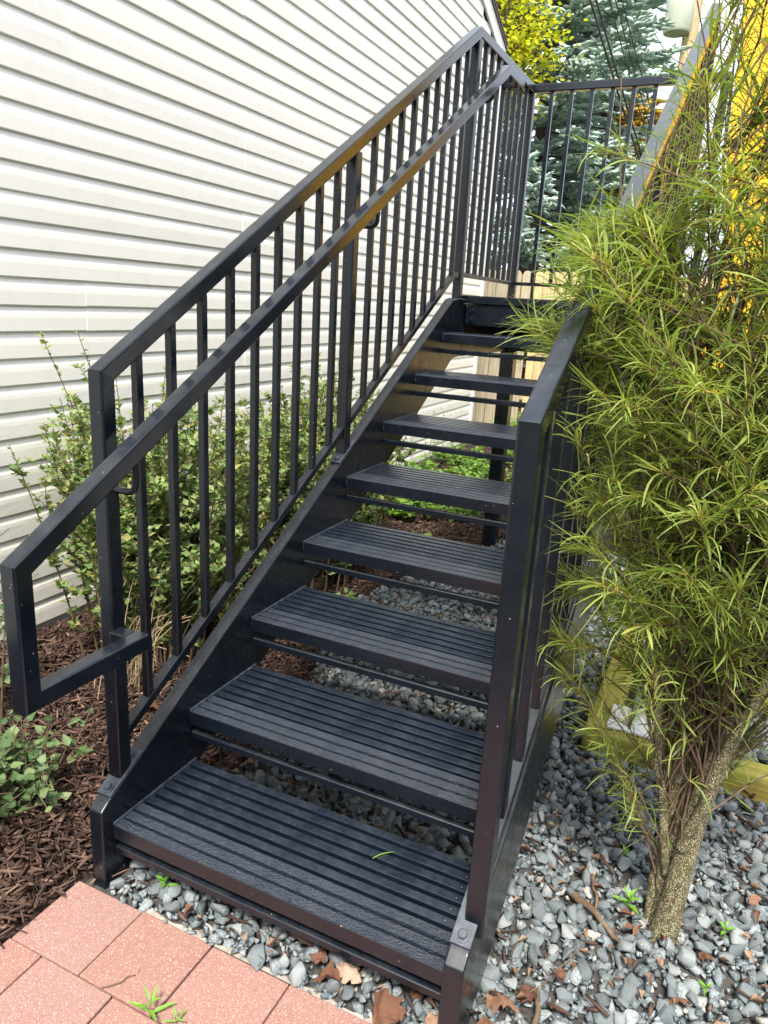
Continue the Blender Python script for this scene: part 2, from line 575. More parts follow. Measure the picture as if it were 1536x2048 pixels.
sheet("ground", [(-120, -120), (120, -120), (120, 160), (-120, 160)], -0.03, LAWN)
def xb(y):   # edge between mulch (left) and gravel (right)
    ys = [-6, -0.1, 0.0, 0.3, 0.61, 1.0, 1.34, 1.82, 2.4, 2.8, 3.1, 3.25]
    xs = [-0.07, -0.07, -0.05, -0.03, 0.0, -0.08, -0.2, -0.3, -0.22, -0.08, 0.02, 0.3]
    return np.interp(y, ys, xs)
mulch_bed = sheet("mulch_bed", [(-1.27, -5), (0.3, -5), (0.3, 3.2), (3.2, 3.3), (3.2, 7.45), (-1.27, 7.45)], -0.012, SOIL)
gy = np.linspace(-0.05, 3.25, 24)
gravel_bed = sheet("gravel_bed", [(xb(y), y) for y in gy] + [(3.2, 3.25), (3.2, -0.05)], -0.007, GRAVELBASE)

# pavers
paver_path = sheet("paver_path", [(-0.07, -0.045), (-0.07, -4.5), (3.0, -4.5), (3.0, -0.045)], -0.0055, GRAVELBASE)
PW, PD = 0.1965, 0.1905
for row in range(6):
    y1 = -0.041 - row * PD
    y0 = y1 - PD
    xo = -0.07 if row % 2 == 0 else -0.0695
    edges = [-0.07] + [0.127 + PW * k for k in range(9)] if row % 2 == 0 else [-0.07] + [0.0285 + PW * k for k in range(10)]
    for x0, x1 in zip(edges[:-1], edges[1:]):
        j = RNG.uniform(-0.0008, 0.0008, 4)
        dz = RNG.uniform(-0.0022, 0.0018)
        V, F = box_vf(x0 + 0.0016, x1 - 0.0016, y0 + 0.0016, y1 - 0.0016, -0.055, 0.004 + dz)
        V = [(v[0] + j[i % 4], v[1] + j[(i + 1) % 4], v[2]) for i, v in enumerate(V)]
        link("paver", bevelled(V, F, PAVER, "paver", 0.003, 2), paver_path)

SANDY = mat_plain("sandy_bedding", (0.2, 0.18, 0.15), (0.34, 0.31, 0.27), 40, 0.95, 0.6)
# pale bedding lip along the paver edge
lipx = np.linspace(0.12, 1.6, 50)
lv, lf = [], []
for i, x in enumerate(lipx):
    w = 0.014 + 0.010 * math.sin(i * 1.7) + RNG.uniform(0, 0.008)
    lv += [(x, -0.0415, 0.001), (x, -0.0415 + max(0.004, w) * 0.5, 0.002 + RNG.uniform(0, 0.002)), (x, -0.0415 + max(0.006, w), -0.006)]
    if i:
        a = (i - 1) * 3
        lf += [(a, a + 3, a + 4, a + 1), (a + 1, a + 4, a + 5, a + 2)]
link("bedding", mesh("bedding", lv, lf, SANDY), paver_path)

# ---------------------------------------------------------------- house
HX = -1.25
house = thing("house", "white vinyl sided house wall with narrow lapped siding beside the stairs", "house", (HX, 3.0, 0))
ridge_y, slope = 1.6, 0.415
def rake_z(y):
    return 3.877 - slope * (abs(y - ridge_y) - (5.758 - ridge_y)) - 0.165
COURSE, Z0, YE, YS = 0.0966, 0.0275, 6.17, -3.0
prof = [(-0.004, 0.0), (0.0078, 0.0), (0.0095, 0.0035), (0.0088, 0.05), (0.0076, 0.066), (0.003, 0.080), (0.0003, 0.088), (0.0, COURSE + 0.006)]
def siding_mesh():
    n = len(prof)
    V, F = [], []
    for y in (0.0, 1.0):
        V += [(p[0], y, p[1]) for p in prof]
    for k in range(n - 1):
        F.append((k, k + n, k + 1 + n, k + 1))
    V += [(-0.004, 0.0, COURSE), (-0.004, 1.0, COURSE)]
    F.append(tuple(list(range(n)) + [2 * n])); F.append(tuple([2 * n + 1] + list(range(2 * n - 1, n - 1, -1))))
    return mesh("siding_panel", V, F, SIDING)
SM = siding_mesh()
seams = [[2.27, 5.1], [1.2, 4.3], [3.35], [2.25, 5.0], [0.4, 4.05]]
i = 0
z = Z0
while z < 5.3:
    ye = YE
    if z + COURSE > 3.62:
        ye = min(YE, ridge_y + (3.877 - 0.15 - z - COURSE) / slope + (5.758 - ridge_y))
    ys = max(YS, 2 * ridge_y - ye)
    cuts = [ys] + [s for s in seams[(i // 2) % 5] if ys + 0.3 < s < ye - 0.3] + [ye]
    for k, (a, b_) in enumerate(zip(cuts[:-1], cuts[1:])):
        if b_ - a < 0.05: continue
        o = link("siding_panel", SM, house, world=False)
        o.location = (0.0 + (0.0012 if k % 2 else 0.0) + RNG.uniform(-0.0006, 0.0006), a - 3.0 - (0.02 if k else 0), z + RNG.uniform(-0.0008, 0.0008))
        o.rotation_euler = (RNG.uniform(-0.0005, 0.0005), RNG.uniform(-0.012, 0.012), 0)
        o.scale = (1, b_ - a + (0.02 if k else 0), 1)
    z += COURSE
    i += 1
# body behind the siding, foundation, trim, roof
hy0, hy1 = -3.0, 6.2
gab = [(hy0, 0), (hy1, 0), (hy1, 3.50), (ridge_y, 5.40), (hy0, 3.48)]
prism_x("wall", gab, -9.0, HX - 0.006, TRIM, house, 0)
box("foundation", -9.0, HX - 0.001, hy0, hy1 - 0.01, -0.03, Z0 - 0.003, CONCRETE, house, 0.002)
box("corner_trim", HX - 0.06, HX + 0.024, 6.165, 6.235, 0.03, 3.50, TRIM, house, 0.003)
def rake_part(name, off, depth, x0, x1, mat):
    a = math.hypot(1, slope)
    yA, zA = hy1 + 0.05, rake_z(hy1 + 0.05)
    pts = [(yA, zA + off), (ridge_y, rake_z(ridge_y) + off), (ridge_y, rake_z(ridge_y) + off + depth * a), (yA, zA + off + depth * a)]
    prism_x(name, pts, x0, x1, mat, house, 0.002, 1)
    pts = [(2 * ridge_y - p[0], p[1]) for p in pts][::-1]
    prism_x(name, pts, x0, x1, mat, house, 0.002, 1)
rake_part("rake_board", 0.0, 0.125, HX + 0.002, HX + 0.022, TRIM)
rake_part("fascia", 0.126 * math.hypot(1, slope), 0.022, HX + 0.002, HX + 0.034, BROWNTRIM)
rake_part("roof", 0.149 * math.hypot(1, slope), 0.02, -9.1, HX + 0.04, ROOF)

# ---------------------------------------------------------------- the staircase
RISE, RUN, W, ST = 0.15663, 0.2766, 0.8372, 0.04
stair = thing("metal_staircase", "black painted steel exterior staircase with grooved treads and railings up to a landing", "staircase", (0, 0, 0))
def ty(i): return (i - 1) * RUN
def tz(i): return i * RISE

spts = [(-0.029, -0.01), (-0.029, 0.2045), (-0.005, 0.2225), (2.035, 1.3955), (2.18, 1.3955), (2.18, 1.150), (2.079, 1.143), (0.058, -0.01)]
for x0 in (-ST, W):
    prism_x("stringer", spts, x0, x0 + ST, STEEL, stair, 0.004, 3)

# treads
NB, PITCH = 9, 0.0339
def slat_mesh(w, grit):
    V, F = box_vf(0.006, W - 0.006, 0, w, -0.030, 0)
    return bevelled(V, F, grit, "slat", 0.0014, 2)
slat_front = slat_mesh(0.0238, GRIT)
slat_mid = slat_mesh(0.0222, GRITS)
TD = 0.3054
for i in range(1, 9):
    yb = TD if i < 8 else 0.27
    V, F = box_vf(0.002, W - 0.002, ty(i) + 0.002, ty(i) + yb, tz(i) - 0.038, tz(i) - 0.0315)
    tr = link("tread", bevelled(V, F, STEEL, "tread", 0.0015, 1), stair)
    nb = NB if i < 8 else 8
    for k in range(nb):
        s = link("slat", slat_front if k < 3 else slat_mid, tr, world=False)
        s.location = (0, ty(i) + 0.003 * (k == 0) + k * PITCH + (0.0 if k == 0 else 0.001), tz(i))
    box("nosing", 0.004, W - 0.004, ty(i), ty(i) + 0.0025, tz(i) - 0.0375, tz(i) - 0.0006, STEEL, tr, 0.0006, 1)
    # end angle of the tread, showing a pale weld line
    prism_x("end_plate", [(ty(i) + 0.004, tz(i) - 0.030), (ty(i) + yb - 0.004, tz(i) - 0.030), (ty(i) + yb - 0.004, tz(i) + 0.0025), (ty(i) + 0.004, tz(i) + 0.0025)], 0.0, 0.0042, PLATE, tr, 0.0008, 1)
    prism_x("end_plate", [(ty(i) + 0.004, tz(i) - 0.030), (ty(i) + yb - 0.004, tz(i) - 0.030), (ty(i) + yb - 0.004, tz(i) + 0.0025), (ty(i) + 0.004, tz(i) + 0.0025)], W - 0.0042, W, PLATE, tr, 0.0008, 1)
    # thin closing bar below the tread
    zb = tz(i) - 0.073
    box("riser_bar", 0.001, W - 0.001, ty(i) + 0.006, ty(i) + 0.024, zb - 0.0095, zb + 0.0095, STEEL, stair, 0.002, 1)

# landing
landing = box("landing", -ST, W + 0.06, 2.182, 3.04, 1.381, 1.4165, STEEL, stair, 0.003, 2)
box("beam", 0.003, W - 0.003, 2.192, 2.232, 1.287, 1.380, STEEL, landing, 0.003)
box("beam", -ST, -0.002, 2.184, 3.036, 1.148, 1.380, STEEL, landing, 0.003)
box("beam", W + 0.02, W + 0.06, 2.234, 3.036, 1.148, 1.380, STEEL, landing, 0.003)
box("beam", 0.0, W + 0.018, 2.99, 3.03, 1.148, 1.380, STEEL, landing, 0.003)
bp = box("bracket_plate", 0.008, 0.062, 2.184, 2.191, 1.295, 1.372, STEEL, landing, 0.0015)
box("support_post", -ST, 0.036, 2.956, 3.036, -0.03, 1.147, STEEL, landing, 0.005, 2)
box("support_post", W - 0.018, W + 0.058, 2.956, 3.036, -0.03, 1.147, STEEL, landing, 0.005, 2)

def hexbolt(name, c, nrm, r, h, parent, mat=PLATE):
    nrm = Vector(nrm).normalized()
    q = nrm.to_track_quat('Z', 'Y')
    V, F = [], []
    prof_ = [(r * 1.45, 0.0, 24), (r * 1.45, h * 0.25, 24)]
    bm = bmesh.new()
    def ringv(rad, zz, n):
        return [bm.verts.new(Vector(c) + q @ Vector((rad * math.cos(2 * PI * k / n), rad * math.sin(2 * PI * k / n), zz))) for k in range(n)]
    a = ringv(r * 1.5, 0, 20); b2 = ringv(r * 1.5, h * 0.22, 20)
    for k in range(20): bm.faces.new((a[k], a[(k + 1) % 20], b2[(k + 1) % 20], b2[k]))
    bm.faces.new(b2)
    a = ringv(r, h * 0.2, 6); b2 = ringv(r, h * 0.85, 6); c2 = ringv(r * 0.85, h, 6)
    for k in range(6):
        bm.faces.new((a[k], a[(k + 1) % 6], b2[(k + 1) % 6], b2[k]))
        bm.faces.new((b2[k], b2[(k + 1) % 6], c2[(k + 1) % 6], c2[k]))
    bm.faces.new(c2)
    bmesh.ops.recalc_face_normals(bm, faces=bm.faces)
    me = bpy.data.meshes.new(name); bm.to_mesh(me); bm.free()
    me.materials.append(mat)
    return link(name, me, parent)
hexbolt("bolt", (0.036, 2.184, 1.352), (0, -1, 0), 0.010, 0.012, landing, STEEL)
hexbolt("bolt", (0.034, 2.184, 1.313), (0, -1, 0), 0.010, 0.012, landing, STEEL)

# railings
TW = 0.038
SL = (2.455 - 1.204) / (2.136 - 0.036)
def rail_top(y): return 1.204 + SL * (y - 0.036)
def bot_z(y): return 0.416 + 0.575 * (y - 0.157)
CSV = TW / 2 * math.hypot(1, SL)
def railing(xc, left):
    yl = 0.0555
    path = [(xc, yl, 0.225), (xc, yl, rail_top(yl) - CSV), (xc, 2.134, 2.455 - 0.019)]
    if left:
        path.append((xc, 3.0, 2.464 - 0.019))
    R = rings(path, (1, 0, 0), TW, TW, 0.0045)
    root = tube_obj("railing", R[1:], RAILS, stair)
    lowpost = tube_obj("post", R[:2], STEEL, root)
    for yc, zt in ((1.115, None), (2.134, None)):
        z0 = 0.2225 + 0.575 * (yc + 0.005) - 0.02 if yc < 2 else 1.399
        z1 = rail_top(yc) - CSV * 2 + 0.004
        o = box("post", xc - TW / 2, xc + TW / 2, yc - TW / 2, yc + TW / 2, z0, z1, STEEL, root, 0.004, 2)
    # bottom rails
    bw = 0.025
    r1 = rings([(xc, yl + TW / 2 - 0.002, bot_z(yl + TW / 2) - bw / 2), (xc, 1.1, bot_z(1.1) - bw / 2)], (1, 0, 0), bw, bw * 0.9, 0.002)
    tube_obj("bottom_rail", r1, STEEL, root)
    r2 = rings([(xc, 1.132, bot_z(1.132) - bw / 2), (xc, 2.058, bot_z(2.058) - bw / 2), (xc, 2.117, bot_z(2.058) - bw / 2)], (1, 0, 0), bw, bw * 0.9, 0.002)
    tube_obj("bottom_rail", r2, STEEL, root)
    bs = 0.0095
    for y in (0.157, 0.2655, 0.3775, 0.487, 0.595, 0.701, 0.806, 0.912, 1.015, 1.251, 1.349, 1.448, 1.549, 1.649, 1.748, 1.846, 1.944, 2.040):
        zb, zt = bot_z(y) - 0.004, rail_top(y) - CSV * 2 + 0.006
        box("baluster", xc - bs, xc + bs, y - bs, y + bs, zb, zt, STEEL, root, 0.0016, 1)
    # base plates bolted on the stringer
    ax = -ST / 2 if left else W + ST / 2
    for yc, up in ((yl, 1), (1.115, 1)):
        zc = 0.2225 + 0.575 * (yc + 0.005)
        t = Vector((0, 1, 0.575)).normalized(); nn = Vector((0, -0.575, 1)).normalized()
        c = Vector((ax, yc, zc)) + nn * 0.0045
        L, hw, th = 0.062, 0.0205, 0.0035
        V = [c + Vector((sx * hw, 0, 0)) + t * (sy * L) + nn * (sz * th) for sz in (-1, 1) for sx, sy in ((-1, -1), (1, -1), (1, 1), (-1, 1))]
        F = [(0, 3, 2, 1), (4, 5, 6, 7), (0, 1, 5, 4), (1, 2, 6, 5), (2, 3, 7, 6), (3, 0, 4, 7)]
        pl = link("base_plate", bevelled(V, F, PLATE, "base_plate", 0.0015, 2), root)
        for s in (-1, 1):
            hexbolt("bolt", c + t * (s * 0.043) + nn * th, nn, 0.0095, 0.008, root)
    return root
railL = railing(-0.0225, True)
railR = railing(W + 0.0135 + TW / 2, False)
# landing foot of the upper left post
box("base_plate", -0.052, 0.010, 2.096, 2.172, 1.3965, 1.4005, PLATE, railL, 0.001)
# landing guards, left side and back
xL, yB, zt = -0.0225, 3.0, 2.464
lw = 0.022
def flat(name, p, q, b, root):
    tube_obj(name, rings([p, q], b, lw, lw * 0.8, 0.002), STEEL, root)
box("post", xL - TW / 2, xL + TW / 2, yB - TW / 2, yB + TW / 2, 1.4165, zt - TW + 0.001, STEEL, railL, 0.004, 2)
flat("bottom_rail", (xL, 2.152, 1.502), (xL, yB - TW / 2, 1.502), (1, 0, 0), railL)
for k in range(8):
    y = 2.253 + k * 0.0935
    if y < 2.97:
        box("baluster", xL - 0.0095, xL + 0.0095, y - 0.0095, y + 0.0095, 1.508, zt - TW + 0.004, STEEL, railL, 0.0016, 1)
xR = W + 0.05
guard = tube_obj("guard_rail", rings([(xL + TW / 2 + 0.001, yB, zt - 0.019), (xR + TW / 2, yB, zt - 0.019)], (0, 1, 0), TW, TW, 0.0045), RAILS, stair)
box("post", xR - TW / 2, xR + TW / 2, yB - TW / 2, yB + TW / 2, 1.4165, zt - TW + 0.001, STEEL, guard, 0.004, 2)
flat("bottom_rail", (xL + TW / 2, yB, 1.502), (xR - TW / 2, yB, 1.502), (0, 1, 0), guard)
for k in range(8):
    x = 0.084 + k * 0.0995
    box("baluster", x - 0.0095, x + 0.0095, yB - 0.0095, yB + 0.0095, 1.508, zt - TW + 0.004, STEEL, guard, 0.0016, 1)

# inner handrail with its return loop and brackets
hx = 0.060
HS = (2.357 - 0.893) / (2.30 + 0.26)
c5 = TW / 2 * math.hypot(1, HS)
hp = [(hx, 0.0575, 0.622), (hx, -0.241, 0.622), (hx, -0.241, 0.893 + HS * 0.019 - c5), (hx, 2.30, 2.357 - 0.019), (hx, 2.52, 2.357 - 0.019)]
hR = rings(hp, (1, 0, 0), TW, TW, 0.0045)
hand = tube_obj("handrail", hR, RAILS, stair)
box("rail_return", -0.002, hx - TW / 2 + 0.001, 0.0215, 0.0570, 0.6035, 0.6405, STEEL, hand, 0.003, 2)
box("rail_return", -0.02, hx - TW / 2 + 0.001, 2.483, 2.519, 2.3195, 2.3565, STEEL, hand, 0.003, 2)
def arc_bracket(y, zatt):
    zr = 0.893 + HS * (y + 0.26) - 2 * c5 + 0.004
    pts = [(-0.004, y, zatt), (hx - 0.022, y, zatt)]
    for k in range(1, 7):
        a = PI / 2 * k / 6
        pts.append((hx - 0.022 + 0.022 * math.sin(a), y, zatt + 0.022 - 0.022 * math.cos(a)))
    pts.append((hx, y, zr))
    return [(np.array(pts), np.full(len(pts), 0.0075))]
for y, zz in ((0.055, 0.957), (1.128, 1.592), (2.147, 2.186)):
    tubes("bracket", arc_bracket(y, zz), STEEL, hand, 12)

# ---------------------------------------------------------------- fence
fence = thing("board_fence", "sunlit wooden board fence of narrow upright pickets behind the landing", "fence", (0.5, 7.55, 0))
def picket(w, h, ear):
    V = [(0, 0, 0), (w, 0, 0), (w, 0, h - ear), (w - ear, 0, h), (ear, 0, h), (0, 0, h - ear)]
    n = 6
    V2 = V + [(v[0], 0.018, v[2]) for v in V]
    F = [tuple(range(n)), tuple(range(2 * n - 1, n - 1, -1))] + [(i, n + i, n + (i + 1) % n, (i + 1) % n) for i in range(n)]
    return bevelled(V2, F, FENCEW, "board", 0.0015, 1)
pk = [picket(0.088, 1.74, 0.022), picket(0.090, 1.752, 0.022), picket(0.086, 1.735, 0.022)]
x = -1.05
k = 0
while x < 3.6:
    o = link("board", pk[k % 3], fence, world=False)
    o.location = (x - 0.5, -0.05 + RNG.uniform(-0.003, 0.003), 0.05 + RNG.uniform(-0.006, 0.006))
    o.rotation_euler = (0, RNG.uniform(-0.004, 0.004), 0)
    x += 0.0925 + RNG.uniform(-0.001, 0.002)
    k += 1
for z0 in (0.35, 1.3):
    box("rail", -1.26, 3.6, 7.522, 7.56, z0, z0 + 0.085, FENCEW, fence, 0.002)
gp = thing("fence_panel", "weathered grey fence boards with clipped tops beside the house corner", "fence", (-1.38, 7.45, 0))
for k, (xa, wa) in enumerate(((-1.76, 0.135), (-1.615, 0.135), (-1.47, 0.135), (-1.325, 0.135), (-1.18, 0.105))):
    V, F = box_vf(xa, xa + wa, 7.43, 7.452, 0.03, 1.79)
    V = [(v[0], v[1], v[2]) for v in V]
    n = [(xa, 0.03), (xa + wa, 0.03), (xa + wa, 1.75), (xa + wa - 0.03, 1.79), (xa + 0.03, 1.79), (xa, 1.75)]
    V = [(p[0], 7.43 + 0.002 * k, p[1]) for p in n] + [(p[0], 7.452 + 0.002 * k, p[1]) for p in n]
    F = [tuple(range(6)), tuple(range(11, 5, -1))] + [(i, 6 + i, 6 + (i + 1) % 6, (i + 1) % 6) for i in range(6)]
    link("board", bevelled(V, F, GREYW, "board", 0.002, 1), gp)
box("post", -1.53, -1.44, 7.46, 7.55, -0.03, 1.72, GREYW, gp, 0.004)

# ---------------------------------------------------------------- yellow structure, white cabinet, timbers
boom = thing("yellow_steel_boom", "big yellow painted steel plate with round bolts behind the shrub", "steel plate", (1.2, 3.62, 0))
yp = [(0.83, 0.86), (0.873, 1.2), (1.0, 1.66), (0.91, 2.23), (0.893, 2.72), (0.83, 3.35), (1.9, 3.5), (1.75, 2.2), (1.3, 1.3), (1.02, 0.86)]
nY = len(yp)
V = [(p[0], 3.5, p[1]) for p in yp] + [(p[0], 3.72, p[1]) for p in yp]
F = [tuple(range(nY)), tuple(range(2 * nY - 1, nY - 1, -1))] + [(i, nY + i, nY + (i + 1) % nY, (i + 1) % nY) for i in range(nY)]
link("plate", bevelled(V, F, YELLOW, "plate", 0.008, 2), boom)
box("foot", 0.86, 1.0, 3.53, 3.69, -0.03, 0.861, STEEL, boom, 0.006)
for px_, pz_ in ((1.06, 2.42), (1.12, 2.05), (1.03, 2.75)):
    hexbolt("bolt", (px_, 3.5, pz_), (0, -1, 0), 0.028, 0.03, boom, YELLOW)
cab = thing("white_cabinet", "white painted metal cabinet on low legs behind the shrub", "cabinet", (1.75, 1.98, 0))
box("body", 1.27, 2.35, 1.86, 2.25, 0.11, 1.30, WHITEP, cab, 0.008, 2)
box("lid", 1.25, 2.37, 1.84, 2.27, 1.301, 1.335, WHITEP, cab, 0.006, 2)
for xx in (1.31, 2.27):
    for yy in (1.89, 2.18):
        box("leg", xx, xx + 0.04, yy, yy + 0.04, -0.02, 0.109, WHITEP, cab, 0.003)
box("door", 1.33, 1.79, 1.848, 1.859, 0.16, 1.25, WHITEP, cab, 0.003)
box("door", 1.80, 2.29, 1.848, 1.859, 0.16, 1.25, WHITEP, cab, 0.003)
pole = thing("white_post", "thin white metal post on a square white base plate on the timber edging", "post", (1.04, 1.33, 0.10))
def timber(label, x0, x1, y0, y1, z1):
    V, F = box_vf(0, x1 - x0, 0, y1 - y0, 0, z1 + 0.02)
    if y1 - y0 > x1 - x0:
        V, F = box_vf(0, y1 - y0, 0, x1 - x0, 0, z1 + 0.02)
    me = bevelled(V, F, TIMBER, "landscape_timber", 0.012, 3)
    o = link("landscape_timber", me)
    o.location = (x0, y0, -0.02)
    if y1 - y0 > x1 - x0:
        o.rotation_euler = (0, 0, PI / 2)
        o.location = (x1, y0, -0.02)
    tag(o, label, "timber", "timbers edging the gravel bed")
    return o
timber("mossy yellowish timber lying across the gravel behind the shrub trunk", 0.89, 2.6, 1.14, 1.235, 0.072)
timber("mossy timber running back from the corner beside the stairs", 0.89, 0.985, 1.237, 2.05, 0.070)
timber("far mossy timber lying under the white cabinet front", 0.997, 2.6, 1.70, 1.80, 0.09)
V, F = box_vf(0.955, 1.12, 1.18, 1.34, 0.074, 0.084)
link("base_plate", bevelled(V, F, WHITEP, "base_plate", 0.004, 2), pole)
tubes("shaft", [(np.array([(1.04, 1.27, 0.08), (1.05, 1.29, 0.4), (1.075, 1.36, 0.8), (1.10, 1.38, 1.05)]), np.array([0.017, 0.016, 0.015, 0.015]))], WHITEP, pole, 12)

# ---------------------------------------------------------------- gravel stones
def hull_stone(seed, n=14, bev=True):
    r = np.random.default_rng(seed)
    p = unit(r.normal(size=(n, 3))) * r.uniform(0.72, 1.0, (n, 1))
    p *= np.array([1.0, r.uniform(0.6, 0.9), r.uniform(0.45, 0.7)]) * 0.5
    bm = bmesh.new()
    for v in p: bm.verts.new(v)
    res = bmesh.ops.convex_hull(bm, input=bm.verts)
    bmesh.ops.delete(bm, geom=[e for e in res["geom_interior"] if isinstance(e, bmesh.types.BMVert)], context='VERTS')
    if bev:
        bmesh.ops.bevel(bm, geom=list(bm.edges), offset=0.016, segments=1, affect='EDGES')
    bmesh.ops.triangulate(bm, faces=bm.faces)
    bm.verts.ensure_lookup_table()
    V = np.array([v.co for v in bm.verts]); F = np.array([[v.index for v in f.verts] for f in bm.faces])
    bm.free()
    return V, F
STONES = [hull_stone(100 + s) for s in range(20)]
PLAIN = [hull_stone(100 + s, 14, False) for s in range(20)]
def in_gravel(x, y):
    return (x > xb(y)) & (y > -0.03) & (y < 3.22)
def blocked(x, y):
    b = (x > 0.88) & (y > 1.12) & (y < 1.26)
    b |= (x > 0.88) & (x < 1.005) & (y > 1.12) & (y < 2.06)
    b |= (x > 0.99) & (y > 1.69) & (y < 1.81)
    b |= ((np.abs(x + 0.02) < 0.04) | (np.abs(x - W - 0.02) < 0.04)) & (y < 0.07) & (y > -0.06)
    return b
pts = []
for layer, (sp, zz, smin, smax) in enumerate(((0.032, -0.005, 0.038, 0.064), (0.034, 0.011, 0.028, 0.068))):
    xs = np.arange(-0.4, 2.3, sp); ys_ = np.arange(-0.04, 3.25, sp)
    X, Y = np.meshgrid(xs, ys_)
    X = X + RNG.uniform(-0.5, 0.5, X.shape) * sp; Y = Y + RNG.uniform(-0.5, 0.5, Y.shape) * sp
    x, y = X.ravel(), Y.ravel()
    s = RNG.uniform(smin, smax, len(x)) * np.where(RNG.random(len(x)) < 0.12, 0.55, 1.0)
    keep = in_gravel(x, y) & ~blocked(x, y)
    if layer == 1:
        keep &= RNG.random(len(x)) < 0.72
    # pebbles spread thin near the mulch edge
    edge = np.clip((x - xb(y)) / 0.12, 0.15, 1)
    keep &= RNG.random(len(x)) < np.maximum(edge, (y < 0.1))
    pts.append(np.stack([x, y, zz + s * 0.12 + RNG.uniform(-0.004, 0.005, len(x)), s], 1)[keep])
pts = np.concatenate(pts)
def randrot(n, tilt=0.5):
    a = RNG.uniform(0, 2 * PI, n); b = RNG.normal(0, tilt, n); c = RNG.normal(0, tilt, n)
    ca, sa, cb, sb, cc, sc_ = np.cos(a), np.sin(a), np.cos(b), np.sin(b), np.cos(c), np.sin(c)
    Rz = np.zeros((n, 3, 3)); Rz[:, 0, 0] = ca; Rz[:, 0, 1] = -sa; Rz[:, 1, 0] = sa; Rz[:, 1, 1] = ca; Rz[:, 2, 2] = 1
    Ry = np.zeros((n, 3, 3)); Ry[:, 0, 0] = cb; Ry[:, 0, 2] = sb; Ry[:, 2, 0] = -sb; Ry[:, 2, 2] = cb; Ry[:, 1, 1] = 1
    Rx = np.zeros((n, 3, 3)); Rx[:, 1, 1] = cc; Rx[:, 1, 2] = -sc_; Rx[:, 2, 1] = sc_; Rx[:, 2, 2] = cc; Rx[:, 0, 0] = 1
    return Rz @ Ry @ Rx
ROT = randrot(len(pts), 0.55)
# 300 that show largest: nearest to the camera, in view, on the top layer
camv = np.array(CAM)
d = pts[:, :3] - camv
depth = d @ np.array(FW); px = 768 + 1470.5 * (d @ np.array(RT)) / depth; py = 1024 - 1470.5 * (d @ np.array(UP)) / depth
under = (pts[:, 0] > 0.0) & (pts[:, 0] < W) & (pts[:, 1] > 0.02)
score = pts[:, 3] / depth * ((px > 0) & (px < 1536) & (py > 0) & (py < 2048)) * (~under) * (pts[:, 2] > 0.008)
order = np.argsort(-score)
single, rest = order[:300], order[300:]
stone_meshes = [bigmesh("stone", V, F, STONE) for V, F in STONES]
for j in single:
    o = link("stone", stone_meshes[int(j) % 20], gravel_bed, world=False)
    mm = Matrix(ROT[j].tolist()).to_4x4() @ Matrix.Scale(float(pts[j, 3]), 4)
    mm.translation = pts[j, :3]
    o.matrix_local = mm
Vs, Fs, off = [], [], 0
for v in range(20):
    idx = rest[rest % 20 == v]
    V, F = PLAIN[v]
    P = np.einsum('nij,kj->nki', ROT[idx], V) * pts[idx, 3][:, None, None] + pts[idx, None, :3]
    Vs.append(P.reshape(-1, 3))
    Fs.append((F[None] + (np.arange(len(idx)) * len(V))[:, None, None]).reshape(-1, 3) + off)
    off += len(idx) * len(V)
link("gravel", bigmesh("gravel", np.concatenate(Vs), np.concatenate(Fs), STONE), gravel_bed, kind="stuff")

PEB = [hull_stone(300 + s, 9, False) for s in range(8)]
x = RNG.uniform(-0.35, 2.3, 30000); y = RNG.uniform(-0.045, 3.22, 30000)
k = (x > xb(y) + 0.01) & ~blocked(x, y) & ((y > -0.03) | (x > -0.0))
x, y = x[k], y[k]; n = len(x); s = RNG.uniform(0.012, 0.032, n); R = randrot(n, 0.6)
zz = RNG.uniform(-0.001, 0.013, n)
Vs, Fs, off = [], [], 0
for v in range(8):
    idx = np.arange(n)[np.arange(n) % 8 == v]
    V, F = PEB[v]
    P = np.einsum('nij,kj->nki', R[idx], V) * s[idx][:, None, None] + np.stack([x[idx], y[idx], zz[idx]], 1)[:, None, :]
    Vs.append(P.reshape(-1, 3)); Fs.append((F[None] + (np.arange(len(idx)) * len(V))[:, None, None]).reshape(-1, 3) + off)
    off += len(idx) * len(V)
link("pebbles", bigmesh("pebbles", np.concatenate(Vs), np.concatenate(Fs), STONE), gravel_bed, kind="stuff")

